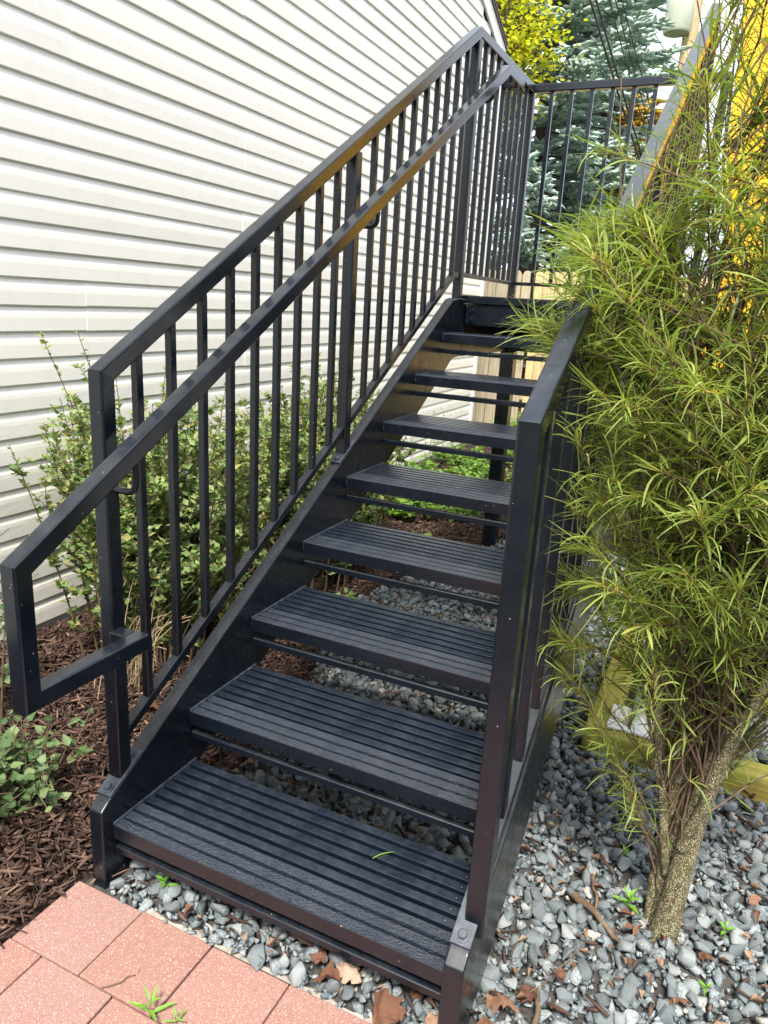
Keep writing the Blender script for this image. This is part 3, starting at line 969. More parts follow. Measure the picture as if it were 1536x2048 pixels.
# ---------------------------------------------------------------- mulch chips
def chips(name, n, xr, yr, test, parent, lmin=0.015, lmax=0.075):
    x = RNG.uniform(*xr, n); y = RNG.uniform(*yr, n)
    k = test(x, y); x, y = x[k], y[k]; n = len(x)
    L = RNG.uniform(lmin, lmax, n) * RNG.uniform(0.5, 1, n); wd_ = RNG.uniform(0.002, 0.006, n) + 0.009 * RNG.random(n) ** 4; th = RNG.uniform(0.001, 0.003, n) + 0.003 * RNG.random(n) ** 4
    base = np.array([[-.5, -.5, -.5], [-.5, .5, -.5], [-.5, 0.0, .6], [0.02, -.6, -.4], [0.02, .6, -.4], [0.02, 0.1, .75], [.5, -.35, -.5], [.5, .3, -.5], [.5, 0, .4]])
    F = np.array([[0, 1, 2], [6, 8, 7], [0, 3, 4], [0, 4, 1], [1, 4, 5], [1, 5, 2], [2, 5, 3], [2, 3, 0], [3, 6, 7], [3, 7, 4], [4, 7, 8], [4, 8, 5], [5, 8, 6], [5, 6, 3]])
    P = base[None] * np.stack([L, wd_, th * 1.6], 1)[:, None, :]
    P[:, 3:6, 1] += (RNG.normal(0, 0.025, n) * L)[:, None]
    R = randrot(n, 0.26)
    P = np.einsum('nij,nkj->nki', R, P)
    h = 0.004 + 0.012 * (np.sin(x * 9 + y * 4) * np.sin(y * 11 - x * 3)) + RNG.uniform(-0.006, 0.014, n)
    P += np.stack([x, y, h], 1)[:, None, :]
    FF = (F[None] + (np.arange(n) * 9)[:, None, None]).reshape(-1, 3)
    return link(name, bigmesh(name, P.reshape(-1, 3), FF, CHIPS), parent, kind="stuff")
paverm = lambda x, y: ~((x > -0.072) & (y < -0.035))
chips("mulch", 44000, (-1.24, 0.15), (-0.6, 3.3), lambda x, y: (x < xb(y) + RNG.normal(0, 0.02, len(x))) & paverm(x, y), mulch_bed)
chips("mulch", 9000, (-1.24, 1.6), (3.0, 7.4), lambda x, y: (x < xb(y)) | (y > 3.2), mulch_bed, 0.03, 0.1)
chips("bark_scraps", 1500, (-0.1, 2.0), (-0.02, 3.0), lambda x, y: in_gravel(x, y) & (RNG.random(len(x)) < 0.4 + 0.4 * (np.sin(x * 7 + y * 5) > 0.2)), gravel_bed, 0.02, 0.08)
bpy.data.objects["bark_scraps"].location.z += 0.022

# ---------------------------------------------------------------- leaves, plants
def strip_leaves(base, dirn, side, L, Wd, droop, curl, nseg=5):
    """long narrow arching leaves -> V, F(quads), along"""
    n = len(base)
    t = np.linspace(0, 1, nseg + 1)
    wprof = np.array([0.5, 0.8, 0.95, 1.0, 0.85, 0.3]) if nseg == 5 else np.sin(np.clip(t, 0.08, 0.97) * PI)
    down = np.array([0, 0, -1.0])
    c = base[:, None, :] + dirn[:, None, :] * (L[:, None] * (t - 0.25 * np.abs(droop[:, None]) * t ** 2))[:, :, None] \
        + down * (L[:, None] * droop[:, None] * t ** 2.0)[:, :, None] + side[:, None, :] * (L[:, None] * curl[:, None] * t ** 2)[:, :, None]
    hw = side[:, None, :] * (Wd[:, None] * 0.5 * wprof[None, :])[:, :, None]
    V = np.stack([c - hw, c + hw], 2).reshape(n, -1, 3)
    i = np.arange(nseg) * 2
    f = np.stack([i, i + 1, i + 3, i + 2], 1)
    F = (f[None] + (np.arange(n) * (2 * (nseg + 1)))[:, None, None]).reshape(-1, 4)
    al = np.tile(np.repeat(t, 2), n)
    return V.reshape(-1, 3), F, al

def flat_leaves(base, dirn, up, L, Wd, fold=0.12, lobed=True, fine=False):
    """small folded leaves, 6 triangles each"""
    n = len(base)
    side = unit(np.cross(dirn, up))
    nrm = np.cross(side, dirn)
    if fine:
        half = [(.22, .10, .25), (.40, .20, .5), (.56, .36, .8), (.40, .42, .55), (.44, .56, .6), (.30, .62, .4), (.26, .74, .3), (.14, .84, .1)]
        o = np.array([[0, 0, 0]] + [list(p) for p in half] + [[0, 1, -.3]] + [[-p[0], p[1], p[2]] for p in half[::-1]] + [[0, .45, -.35]])
        q = len(o) - 1
        f = np.array([[q, k, (k + 1) % q] for k in range(q)])
    elif lobed:
        o = np.array([[0, 0, 0], [.34, .28, .5], [.5, .42, .75], [.22, .66, .35], [0, 1, -.25], [-.22, .66, .35], [-.5, .42, .75], [-.34, .28, .5], [0, .45, -.35]])
        f = np.array([[8, 0, 1], [8, 1, 2], [8, 2, 3], [8, 3, 4], [8, 4, 5], [8, 5, 6], [8, 6, 7], [8, 7, 0]])
    else:
        o = np.array([[0, 0, 0], [.42, .3, .5], [.36, .65, .4], [0, 1, -.5], [-.36, .65, .4], [-.42, .3, .5], [0, .5, -.3]])
        f = np.array([[6, 0, 1], [6, 1, 2], [6, 2, 3], [6, 3, 4], [6, 4, 5], [6, 5, 0]])
    m_ = len(o)
    V = base[:, None, :] + side[:, None, :] * (o[None, :, 0] * Wd[:, None])[:, :, None] + dirn[:, None, :] * (o[None, :, 1] * L[:, None])[:, :, None] + nrm[:, None, :] * (o[None, :, 2] * fold * L[:, None])[:, :, None]
    F = (f[None] + (np.arange(n) * m_)[:, None, None]).reshape(-1, 3)
    return V.reshape(-1, 3), F

def rand_dirs(n, zlo=-0.3, zhi=0.8):
    a = RNG.uniform(0, 2 * PI, n); z_ = RNG.uniform(zlo, zhi, n)
    r = np.sqrt(np.maximum(0, 1 - z_ ** 2))
    return np.stack([r * np.cos(a), r * np.sin(a), z_], 1)

# ---- fern-leaved buckthorn on the right
shrub = thing("fern_leaf_shrub", "tall feathery shrub with thin ribbon leaves and speckled leaning trunk in the gravel", "shrub", (1.21, 0.48, 0))
trunk_paths = []
def lerp_path(P, n):
    P = np.array(P, float)
    t = np.linspace(0, 1, len(P)); tt = np.linspace(0, 1, n)
    out = np.stack([np.interp(tt, t, P[:, k]) for k in range(3)], 1)
    for _ in range(2):
        out[1:-1] = (out[:-2] + 2 * out[1:-1] + out[2:]) / 4
    return out
main = lerp_path([(1.205, 0.475, -0.03), (1.215, 0.478, 0.10), (1.222, 0.478, 0.28), (1.243, 0.474, 0.50), (1.305, 0.47, 0.72), (1.40, 0.47, 0.95), (1.47, 0.48, 1.25), (1.50, 0.5, 1.7), (1.51, 0.5, 2.3)], 26)
stems = [(main, np.linspace(0.0285, 0.012, 26) + 0.009 * np.exp(-np.linspace(0, 1, 26) * 20))]
for P, r0 in (
    ([(1.172, 0.50, -0.03), (1.178, 0.52, 0.2), (1.185, 0.53, 0.55), (1.17, 0.53, 1.0), (1.15, 0.52, 1.5), (1.13, 0.5, 2.1)], 0.016),
    ([(1.19, 0.495, -0.02), (1.2, 0.52, 0.25), (1.215, 0.55, 0.6), (1.25, 0.56, 1.1), (1.28, 0.55, 1.6), (1.30, 0.55, 2.4)], 0.022),
    ([(1.195, 0.50, 0.12), (1.24, 0.55, 0.45), (1.30, 0.58, 0.8), (1.36, 0.58, 1.3), (1.40, 0.56, 2.2)], 0.018),
    ([(1.185, 0.50, 0.1), (1.15, 0.53, 0.4), (1.09, 0.55, 0.8), (1.02, 0.55, 1.2), (0.96, 0.52, 1.6)], 0.013),
    ([(1.19, 0.49, 0.15), (1.13, 0.46, 0.45), (1.05, 0.42, 0.85), (0.95, 0.42, 1.25), (0.86, 0.43, 1.5)], 0.011),
    ([(1.2, 0.50, 0.2), (1.19, 0.56, 0.5), (1.14, 0.62, 0.9), (1.08, 0.64, 1.4), (1.04, 0.62, 1.9)], 0.012),
    ([(1.21, 0.46, 0.25), (1.27, 0.42, 0.6), (1.34, 0.40, 1.0), (1.38, 0.40, 1.5), (1.38, 0.42, 2.2)], 0.013),
    ([(1.22, 0.49, 0.3), (1.30, 0.55, 0.6), (1.42, 0.6, 0.95), (1.52, 0.6, 1.4), (1.56, 0.58, 2.2)], 0.014),
):
    p = lerp_path(P, 18)
    p[2:] += RNG.normal(0, 0.006, p[2:].shape)
    stems.append((p, np.linspace(r0, 0.0018, 18)))
tubes("trunk", [stems[0]], BARK, shrub, 14)
tubes("stems", stems[1:], BARK, shrub, 9)

def env_radius(z_):
    return np.interp(z_, [0.25, 0.45, 0.7, 1.0, 1.4, 1.6, 1.75, 1.95, 2.4], [0.14, 0.25, 0.40, 0.46, 0.52, 0.46, 0.33, 0.26, 0.25])
shoots, tips = [], []
NS = 600
for k in range(NS):
    p, r = stems[RNG.integers(0, len(stems))]
    zt_ = RNG.choice([RNG.uniform(0.75, 1.6), RNG.uniform(0.58, 1.55), RNG.uniform(0.95, 2.3)])
    cxz = np.interp(zt_, [0.2, 0.8, 1.4, 1.8, 2.3], [1.2, 1.20, 1.17, 1.25, 1.33])
    rr = env_radius(zt_) * math.sqrt(RNG.uniform(0.05, 1.0))
    a = RNG.uniform(0, 2 * PI)
    tip = np.array([cxz + rr * math.cos(a), 0.53 + rr * 0.85 * math.sin(a), zt_])
    if zt_ < 0.9 and tip[1] < 0.56 and tip[0] > 1.10 and RNG.random() < 0.93: continue
    if tip[0] < (0.855 if zt_ < 1.28 else 0.74): continue
    if zt_ > 1.5 and tip[0] < 1.02 and RNG.random() < 0.75: continue
    # start on the stem, lower and further in
    ok = p[p[:, 2] < zt_ - 0.08]
    if len(ok) < 2: continue
    j = max(1, len(ok) - 1 - RNG.integers(0, 5))
    s0 = p[j]
    mid = s0 * 0.5 + tip * 0.5 + np.array([RNG.normal(0, 0.02), RNG.normal(0, 0.02), 0.05 if zt_ < 1.7 else 0.0])
    t = np.linspace(0, 1, 8)[:, None]
    q = (1 - t) ** 2 * s0 + 2 * t * (1 - t) * mid + t ** 2 * tip
    q[1:-1] += RNG.normal(0, 0.004, (6, 3))
    shoots.append((q, np.linspace(0.0026, 0.0012, 8)))
for k in range(4):   # thin leafy sprays low around the trunk
    a = RNG.uniform(2.5, 3.9); zt_ = RNG.uniform(0.28, 0.6); rr = RNG.uniform(0.1, 0.24)
    tip = np.array([1.17 + rr * math.cos(a), 0.5 + rr * 0.7 * math.sin(a), zt_])
    s0 = np.array([1.185 + RNG.normal(0, 0.02), 0.50, zt_ * 0.35])
    t = np.linspace(0, 1, 8)[:, None]; mid = s0 * 0.5 + tip * 0.5 + np.array([0, 0, 0.04])
    shoots.append(((1 - t) ** 2 * s0 + 2 * t * (1 - t) * mid + t ** 2 * tip, np.linspace(0.0026, 0.0012, 8)))
for k in range(46):   # leafy sprays leaning over the rail
    zt_ = RNG.uniform(1.28, 1.56)
    tip = np.array([RNG.uniform(0.75 + max(0, zt_ - 1.42) * 1.0, 1.0), RNG.uniform(0.34, 0.66), zt_])
    s0 = np.array([RNG.uniform(0.98, 1.1), 0.52, tip[2] - RNG.uniform(0.15, 0.3)])
    t = np.linspace(0, 1, 8)[:, None]; mid = s0 * 0.5 + tip * 0.5 + np.array([0, 0, 0.06])
    shoots.append(((1 - t) ** 2 * s0 + 2 * t * (1 - t) * mid + t ** 2 * tip, np.linspace(0.003, 0.0012, 8)))
for k in range(170):   # fine bare upright twigs through the crown
    z0 = RNG.uniform(0.25, 1.3); a = RNG.uniform(0, 2 * PI); rr = env_radius(z0) * 0.65 * math.sqrt(RNG.random())
    sp_ = stems[RNG.integers(0, len(stems))][0]; sp_ = sp_[sp_[:, 2] > 0.22]; s0 = sp_[RNG.integers(0, max(1, len(sp_) * 2 // 3))]
    hgt = RNG.uniform(0.4, 0.9)
    e = s0 + np.array([RNG.normal(0, 0.10), RNG.normal(0, 0.09), hgt])
    t = np.linspace(0, 1, 7)[:, None]
    q = s0 * (1 - t) + e * t; q[1:-1] += RNG.normal(0, 0.008, (5, 3))
    shoots.append((q, np.linspace(0.003, 0.0012, 7)))
tubes("twigs", shoots, TWIG, shrub, 5, kind="stuff")
B, D, LL = [], [], []
for q, _ in shoots[:-170]:
    nl = int(RNG.integers(52, 84))
    u = 1 - RNG.random(nl) ** 1.6 * 0.75
    tt = np.linspace(0, 1, 8)
    pos = np.stack([np.interp(u, tt, q[:, c]) for c in range(3)], 1)
    ax = unit((q[-1] - q[-3])[None])[0]
    dd = rand_dirs(nl, -0.1, 0.75) * 0.8 + ax * RNG.uniform(0.3, 1.0, (nl, 1)) * (u[:, None] ** 2 + 0.25)
    out = pos - np.array([1.22, 0.53, 0]); out[:, 2] = 0
    dd += unit(out) * 0.22
    B.append(pos); D.append(unit(dd)); LL.append(RNG.uniform(0.045, 0.115, nl) * np.where(u > 0.9, 1.1, 0.9))
for q, _ in shoots[-170:]:
    nl = 5
    u = RNG.uniform(0.2, 1, nl); tt = np.linspace(0, 1, 7)
    B.append(np.stack([np.interp(u, tt, q[:, c]) for c in range(3)], 1)); D.append(unit(rand_dirs(nl, 0, 0.8))); LL.append(RNG.uniform(0.05, 0.1, nl))
B = np.concatenate(B); D = np.concatenate(D); LL = np.concatenate(LL)
n = len(B)
side = unit(np.cross(D, np.array([0, 0, 1.0])) + RNG.normal(0, 0.35, (n, 3)))
Wd = RNG.uniform(0.0020, 0.0038, n) * np.where(RNG.random(n) < 0.07, 1.9, 1.0)
dr = RNG.uniform(-0.05, 0.6, n); cu = RNG.normal(0, 0.34, n)
d = B - camv; depth = d @ np.array(FW)
px = 768 + 1470.5 * (d @ np.array(RT)) / depth; py = 1024 - 1470.5 * (d @ np.array(UP)) / depth
sc_ = LL / depth * ((px > 0) & (px < 1536) & (py > 0) & (py < 2048)) * (B[:, 1] < 0.45)
od = np.argsort(-sc_)
for j in od[:260]:
    V, F, al = strip_leaves(B[j:j + 1], D[j:j + 1], side[j:j + 1], LL[j:j + 1], Wd[j:j + 1], dr[j:j + 1], cu[j:j + 1])
    link("leaf", bigmesh("leaf", V, F, FERNLEAF, True, al), shrub)
j = od[260:]
V, F, al = strip_leaves(B[j], D[j], side[j], LL[j], Wd[j], dr[j], cu[j])
link("foliage", bigmesh("foliage", V, F, FERNLEAF, True, al), shrub, kind="stuff")

# ---- ninebark shrubs by the wall
def ninebark(label, base, h, spread, nstem, nleaf, tall=(), leaf=0.041, group="bushy shrubs along the siding", fine=False):
    o = thing("ninebark_shrub", label, "shrub", base, group)
    base = np.array(base)
    paths = []
    for k in range(nstem):
        a = RNG.uniform(0, 2 * PI); s = math.sqrt(RNG.random())
        tip = base + np.array([spread[0] * s * math.cos(a), spread[1] * s * math.sin(a), h * RNG.uniform(0.5, 1.0) * (1 - 0.3 * s * s)])
        if tip[0] < HX + 0.06: tip[0] = HX + 0.06 + RNG.uniform(0, 0.1)
        paths.append((base + np.array([RNG.normal(0, .03), RNG.normal(0, .04), -0.02]), tip))
    if len(tall):
        for k in range(int(nstem * 0.55)):
            a = RNG.uniform(0, 2 * PI); s = math.sqrt(RNG.random())
            bx_, by_ = base[0] + spread[0] * s * math.cos(a), base[1] + spread[1] * s * math.sin(a)
            bx_ = max(bx_, HX + 0.1)
            paths.append((np.array([base[0] * 0.35 + bx_ * 0.65, base[1] * 0.35 + by_ * 0.65, -0.02]), np.array([bx_ + RNG.normal(0, .04), by_ + RNG.normal(0, .05), h * RNG.uniform(0.75, 1.08) * (1 - 0.15 * s * s)])))
    for t_ in tall:
        paths.append((base + np.array([RNG.normal(0, .03), RNG.normal(0, .03), -0.02]), np.array(t_)))
    tp, Bs, Ds, Ls, Us = [], [], [], [], []
    nl = nleaf // len(paths)
    for s0, tip in paths:
        mid = s0 * 0.55 + tip * 0.45 + np.array([0, 0, 0.12 * h])
        t = np.linspace(0, 1, 10)[:, None]
        q = (1 - t) ** 2 * s0 + 2 * t * (1 - t) * mid + t ** 2 * tip
        tp.append((q, np.linspace(0.0045, 0.0012, 10)))
        # side shoots
        for _ in range(5):
            u = RNG.uniform(0.25, 0.9); c = np.array([np.interp(u, t[:, 0], q[:, k]) for k in range(3)])
            e = c + np.array([RNG.normal(0, .06), RNG.normal(0, .06), RNG.uniform(0.03, 0.14)])
            tp.append((np.linspace(c, e, 4), np.linspace(0.002, 0.0008, 4)))
            m2 = max(2, nl // 9)
            f = RNG.random((m2, 1)); Bs.append(c * (1 - f) + e * f)
            Ds.append(unit(rand_dirs(m2, 0.0, 0.8))); Ls.append(RNG.uniform(0.5, 1, m2) * leaf)
        m1 = nl - 5 * max(2, nl // 9)
        u = RNG.uniform(0.12, 1, max(m1, 6))
        pos = np.stack([np.interp(u, t[:, 0], q[:, k]) for k in range(3)], 1)
        Bs.append(pos); Ds.append(unit(rand_dirs(len(u), 0.1, 0.9))); Ls.append(RNG.uniform(0.55, 1.05, len(u)) * leaf * (1.1 - 0.45 * u))
    Bs = np.concatenate(Bs); Ds = np.concatenate(Ds); Ls = np.concatenate(Ls)
    up = unit(np.array([0.25, -0.15, 1.0]) + RNG.normal(0, 0.45, Bs.shape))
    V, F = flat_leaves(Bs, Ds, up, Ls, Ls * RNG.uniform(0.5, 0.75, len(Ls)) * (1.2 if fine else 1), 0.12, True, fine)
    tubes("stems", tp, TWIG, o, 5, kind="stuff")
    link("foliage", bigmesh("foliage", V, F, NINEDARK if fine else NINEBARK), o, kind="stuff")
    return o
ninebark("leafy bronze green shrub behind the lowest railing post with two tall shoots", (-0.72, 0.97, 0), 1.04, (0.42, 0.44), 125, 34000, ((-0.86, 0.63, 1.21), (-0.82, 0.74, 1.22), (-0.8, 0.68, 1.02), (-0.75, 1.08, 1.12)))
ninebark("leafy bronze green shrub behind the middle railing post", (-0.66, 2.0, 0), 1.02, (0.40, 0.72), 135, 33000, ((-0.72, 1.9, 1.13), (-0.7, 2.1, 1.12), (-0.72, 2.35, 1.06), (-0.62, 2.55, 0.95)))
ninebark("low sprawling shrub on the mulch at the left edge", (-0.43, 0.03, 0), 0.2, (0.20, 0.24), 26, 760, (), 0.038, fine=True)
ninebark("sparse shrub sprigs against the siding beyond the handrail end", (-0.86, 0.26, 0), 0.62, (0.16, 0.14), 9, 260, ((-0.72, 0.20, 0.72), (-0.8, 0.33, 0.66)), 0.045, fine=True)
# pale dead twigs in the first shrub
dt = []
for k in range(40):
    s0 = np.array([-0.62 + RNG.normal(0, .05), 0.72 + RNG.normal(0, .08), 0.02]); e = s0 + np.array([RNG.uniform(0, 0.25), RNG.normal(0, 0.13), RNG.uniform(0.1, 0.5)])
    t = np.linspace(0, 1, 5)[:, None]; q = s0 * (1 - t) + e * t + np.array([0, 0, 0.12]) * (t * (1 - t) * 2)
    dt.append((q, np.linspace(0.002, 0.001, 5)))
tubes("dead_twigs", dt, STRAW, bpy.data.objects["ninebark_shrub"], 4, kind="stuff")

# ---- low green plants behind the stairs
def leafy_clump(base, r, h, nleaf, leaf, label="low bright green leafy plant in the mulch behind the stairs", group="low green plants behind the stairs", cat="plant", mat=GROUNDLEAF):
    o = thing("leafy_plant", label, cat, (base[0], base[1], 0), group)
    nst = max(6, nleaf // 9)
    tp, Bs = [], []
    for k in range(nst):
        a = RNG.uniform(0, 2 * PI); s = r * math.sqrt(RNG.random())
        e = np.array([base[0] + s * math.cos(a), base[1] + s * math.sin(a), h * RNG.uniform(0.35, 1) * (1 - 0.4 * (s / r) ** 2)])
        s0 = np.array([base[0] + 0.5 * s * math.cos(a), base[1] + 0.5 * s * math.sin(a), -0.01])
        tp.append((np.linspace(s0, e, 4), np.linspace(0.002, 0.001, 4)))
        m_ = max(1, nleaf // nst)
        f = RNG.uniform(0.45, 1, (m_, 1)); Bs.append(s0 * (1 - f) + e * f)
    Bs = np.concatenate(Bs); nn = len(Bs)
    Ds = unit(rand_dirs(nn, -0.1, 0.6)); up = unit(np.array([0, -0.1, 1.0]) + RNG.normal(0, 0.35, (nn, 3)))
    Ls = RNG.uniform(0.6, 1.1, nn) * leaf
    V, F = flat_leaves(Bs, Ds, up, Ls, Ls * 0.62, 0.14, False)
    tubes("stems", tp, GROUNDLEAF, o, 4, kind="stuff")
    link("foliage", bigmesh("foliage", V, F, mat), o, kind="stuff")
    return o
for bx, by, r_, h_, nl_, lf_ in ((-0.92, 3.02, 0.17, 0.22, 300, 0.066), (-0.62, 3.28, 0.2, 0.22, 340, 0.064), (-0.33, 3.42, 0.16, 0.15, 220, 0.055), (0.1, 4.2, 0.28, 0.26, 460, 0.058), (0.28, 4.9, 0.3, 0.26, 460, 0.058), (-0.98, 3.3, 0.24, 0.24, 420, 0.062), (-0.72, 3.75, 0.26, 0.24, 460, 0.062), (-0.42, 3.95, 0.2, 0.2, 320, 0.058), (-1.0, 4.2, 0.24, 0.26, 420, 0.06), (-0.55, 4.6, 0.32, 0.22, 520, 0.055), (-0.12, 4.7, 0.3, 0.24, 520, 0.055),
                                 (-0.95, 5.1, 0.28, 0.25, 460, 0.055), (-0.45, 5.6, 0.36, 0.26, 620, 0.055), (0.1, 5.5, 0.36, 0.28, 620, 0.055), (-0.3, 6.6, 0.42, 0.32, 620, 0.055), (0.35, 6.6, 0.42, 0.32, 620, 0.055), (-0.85, 6.9, 0.4, 0.34, 560, 0.05)):
    if by < 3.5:
        leafy_clump((bx, by), r_, h_, nl_, lf_, "broad leaved green plant in the front row behind the stairs", "front row of low plants")
    elif by < 5:
        leafy_clump((bx, by), r_, h_, nl_, lf_, "low bright green plant in the middle of the mulch bed behind the stairs", "middle low plants")
    else:
        leafy_clump((bx, by), r_, h_, nl_, lf_, "bright green low plant near the board fence", "low plants along the fence")
leafy_clump((-0.30, 2.75), 0.13, 0.08, 40, 0.05, "few low pale green leaves on the mulch before the taller plants")
leafy_clump((-0.28, 1.72), 0.08, 0.12, 40, 0.05, "small dark green seedling in mulch below the third tread gap", mat=NINEBARK)
leafy_clump((-0.4, 1.42), 0.1, 0.13, 45, 0.05, "small leafy sprout in mulch under the left railing", mat=NINEBARK)
for k, (bx, by) in enumerate(((-1.05, 2.9), (-1.12, 3.9), (-1.08, 4.7))):
    o = thing("tall_weed", ("thin tall weed against the siding nearest the bushes", "middle thin tall weed against the siding behind the stairs", "farthest thin tall weed against the siding")[k], "weed", (bx, by, 0), "tall weeds against the siding")
    tp, Bs, Ds = [], [], []
    for _ in range(7):
        s0 = np.array([bx + RNG.normal(0, .05), by + RNG.normal(0, .14), -0.01]); e = s0 + np.array([RNG.normal(0, .03), RNG.normal(0, .06), RNG.uniform(0.3, 0.55)])
        tp.append((np.linspace(s0, e, 5), np.linspace(0.0018, 0.001, 5)))
        f = np.linspace(0.3, 1, 9)[:, None]; Bs.append(np.repeat(s0 * (1 - f) + e * f, 2, 0)); Ds.append(unit(rand_dirs(18, 0.1, 0.7)))
    Bs = np.concatenate(Bs); Ds = np.concatenate(Ds); Ls = RNG.uniform(0.015, 0.03, len(Bs))
    V, F = flat_leaves(Bs, Ds, unit(np.array([0, 0, 1.0]) + RNG.normal(0, 0.3, Bs.shape)), Ls, Ls * 0.5, 0.1, False)
    tubes("stems", tp, GROUNDLEAF, o, 4, kind="stuff")
    link("foliage", bigmesh("foliage", V, F, GROUNDLEAF), o, kind="stuff")

# ---- small weeds
def weed(label, x, y, z_, r, nl, elong=0.36):
    o = thing("weed", label, "weed", (x, y, z_))
    a = np.arange(nl) * 2.4 + RNG.uniform(0, 3); zz = np.linspace(0.15, 0.9, nl)
    Ds = unit(np.stack([np.cos(a), np.sin(a), zz], 1))
    Bs = np.tile(np.array([[x, y, z_]]), (nl, 1)) + np.stack([np.zeros(nl), np.zeros(nl), np.linspace(0.005, r * 0.7, nl)], 1)
    Ls = np.linspace(1, 0.55, nl) * r
    for k in range(nl):
        V, F = flat_leaves(Bs[k:k + 1], Ds[k:k + 1], np.array([[0, 0, 1.0]]), Ls[k:k + 1], Ls[k:k + 1] * elong, 0.1, False)
        link("leaf", bigmesh("leaf", V, F, WEEDLEAF), o)
    tubes("stem", [(np.array([(x, y, z_ - 0.01), (x, y, z_ + r * 0.7)]), np.array([0.0015, 0.001]))], WEEDLEAF, o, 5)
weed("bright green weed on the pink pavers, the larger one", 0.32, -0.232, 0.004, 0.055, 7, 0.2)
weed("small grassy weed in the paver joint beside the larger weed", 0.375, -0.222, 0.004, 0.032, 6, 0.18)
weed("bright weed among stones in front of the lowest tread bar", 0.135, 0.02, 0.02, 0.038, 6)
weed("bright weed just behind the lowest closing bar", 0.16, 0.065, 0.03, 0.04, 5)
weed("bright green weed beside the shrub trunk base", 1.125, 0.495, 0.02, 0.045, 8)
weed("small bright weed in the gravel right of the shrub", 1.335, 0.52, 0.02, 0.03, 6)
weed("tiny weed in the gravel before the shrub trunk", 1.09, 0.67, 0.02, 0.025, 5)
weed("tiny pale weed in gravel by the photo's bottom right corner", 1.30, 0.335, 0.02, 0.025, 5)
weed("tiny feathery weed under the second tread", 0.76, 0.46, 0.02, 0.035, 6, 0.3)

# ---- fallen leaves and sticks
def dry_leaf_mesh(seed, slim):
    r = np.random.default_rng(seed)
    nu, nv = 15, 9
    V, F = [], []
    cu, cv, tw = r.uniform(0.3, 1.0), r.uniform(0.3, 1.6) * r.choice([-1, 1]), r.uniform(-0.9, 0.9)
    ph = r.uniform(0, 6, 6)
    for iu in range(nu):
        u = iu / (nu - 1)
        w = math.sin(PI * min(0.985, max(0.015, u)) ** 0.8) * (0.15 if slim else 0.36) * (1 + (0.1 if slim else 0.22) * math.sin(u * 21 + ph[0]) + 0.1 * math.sin(u * 47 + ph[1]))
        for iv in range(nv):
            v = (iv / (nv - 1) - 0.5) * 2
            sk = 0.10 * abs(v) * (0 if slim else 1)
            z_ = cv * (v * w) ** 2 * 2.2 + 0.2 * cu * math.sin(u * PI * 1.2) + 0.05 * math.sin(11 * u + 4 * v + ph[2]) + 0.03 * math.sin(23 * u - 9 * v + ph[3]) + tw * v * w * (u - 0.5) * 1.6 - 0.02 * (1 - abs(v)) 
            V.append((u - 0.5 - sk + 0.02 * math.sin(13 * v + ph[4]), v * w + 0.05 * math.sin(5 * u + ph[5]), max(z_, -0.12)))
    for iu in range(nu - 1):
        for iv in range(nv - 1):
            a = iu * nv + iv
            F.append((a, a + 1, a + nv + 1, a + nv))
    return mesh("dry_leaf", V, F, DRY, True)
DL = [dry_leaf_mesh(s, False) for s in range(5)] + [dry_leaf_mesh(10 + s, True) for s in range(4)]
spots = [(0.72, -0.015, 0.13, 0), (0.63, 0.02, 0.10, 1), (0.78, 0.05, 0.09, 2), (0.55, 0.03, 0.08, 3), (0.68, 0.07, 0.09, 4), (0.935, 0.10, 0.10, 0), (0.97, 0.14, 0.085, 3), (0.92, 0.03, 0.08, 1), (0.47, 0.30, 0.08, 2), (0.6, 0.33, 0.1, 0), (0.74, 0.32, 0.1, 4), (0.67, 0.36, 0.08, 1),
         (0.80, 0.37, 0.09, 3), (0.52, 0.06, 0.07, 6), (0.35, 0.06, 0.06, 2), (1.40, 0.60, 0.085, 5), (1.40, 0.66, 0.06, 2), (1.15, 0.42, 0.075, 6), (1.21, 0.36, 0.07, 7), (1.03, 0.62, 0.06, 3), (1.05, 0.36, 0.05, 8), (1.45, 0.50, 0.08, 7), (1.25, 0.27, 0.09, 8), (1.02, 0.22, 0.05, 1),
         (-0.05, 1.55, 0.09, 0), (0.05, 1.45, 0.08, 4), (0.15, 1.7, 0.09, 2), (0.35, 1.4, 0.1, 1), (0.5, 1.55, 0.09, 3), (-0.15, 1.7, 0.07, 4), (-0.45, 0.62, 0.1, 0), (-0.40, 0.66, 0.08, 3), (0.2, 1.0, 0.08, 1), (0.55, 1.0, 0.08, 2), (0.42, 0.72, 0.07, 3), (1.35, 0.9, 0.06, 5), (1.3, 0.42, 0.06, 0), (0.83, 0.0, 0.09, 2), (0.59, -0.02, 0.09, 4), (0.28, 0.36, 0.06, 3)]
for x, y, s, v in spots:
    o = link("fallen_leaf", DL[v])
    o.location = (x, y, 0.030 if x > xb(y) else 0.022)
    q_ = 0.58 if s < 0.1 else 0.72
    o.scale = (s * q_, s * q_, s * q_)
    o.rotation_euler = (RNG.normal(0, 0.3), RNG.normal(0, 0.3), RNG.uniform(0, 6.28))
    if x < xb(y) + 0.02 or x < -0.02:
        lab, grp = "dry curled brown leaf on the dark mulch left of the stairs", "dry leaves on the mulch"
    elif x > W + 0.05:
        lab, grp = "dry brown leaf on the gravel right of the stairs", "dry leaves on the gravel by the shrub"
    elif y < 0.1:
        lab, grp = "crumpled brown leaf in the stones under the lowest tread", "dry leaves under the lowest tread"
    elif y < 0.5:
        lab, grp = "crumpled brown leaf seen through the gap below the second tread", "dry leaves under the second tread"
    else:
        lab, grp = "dry brown leaf on gravel seen through the upper tread gaps", "dry leaves far under the stairs"
    tag(o, lab, "leaf", grp)
nf = 1300
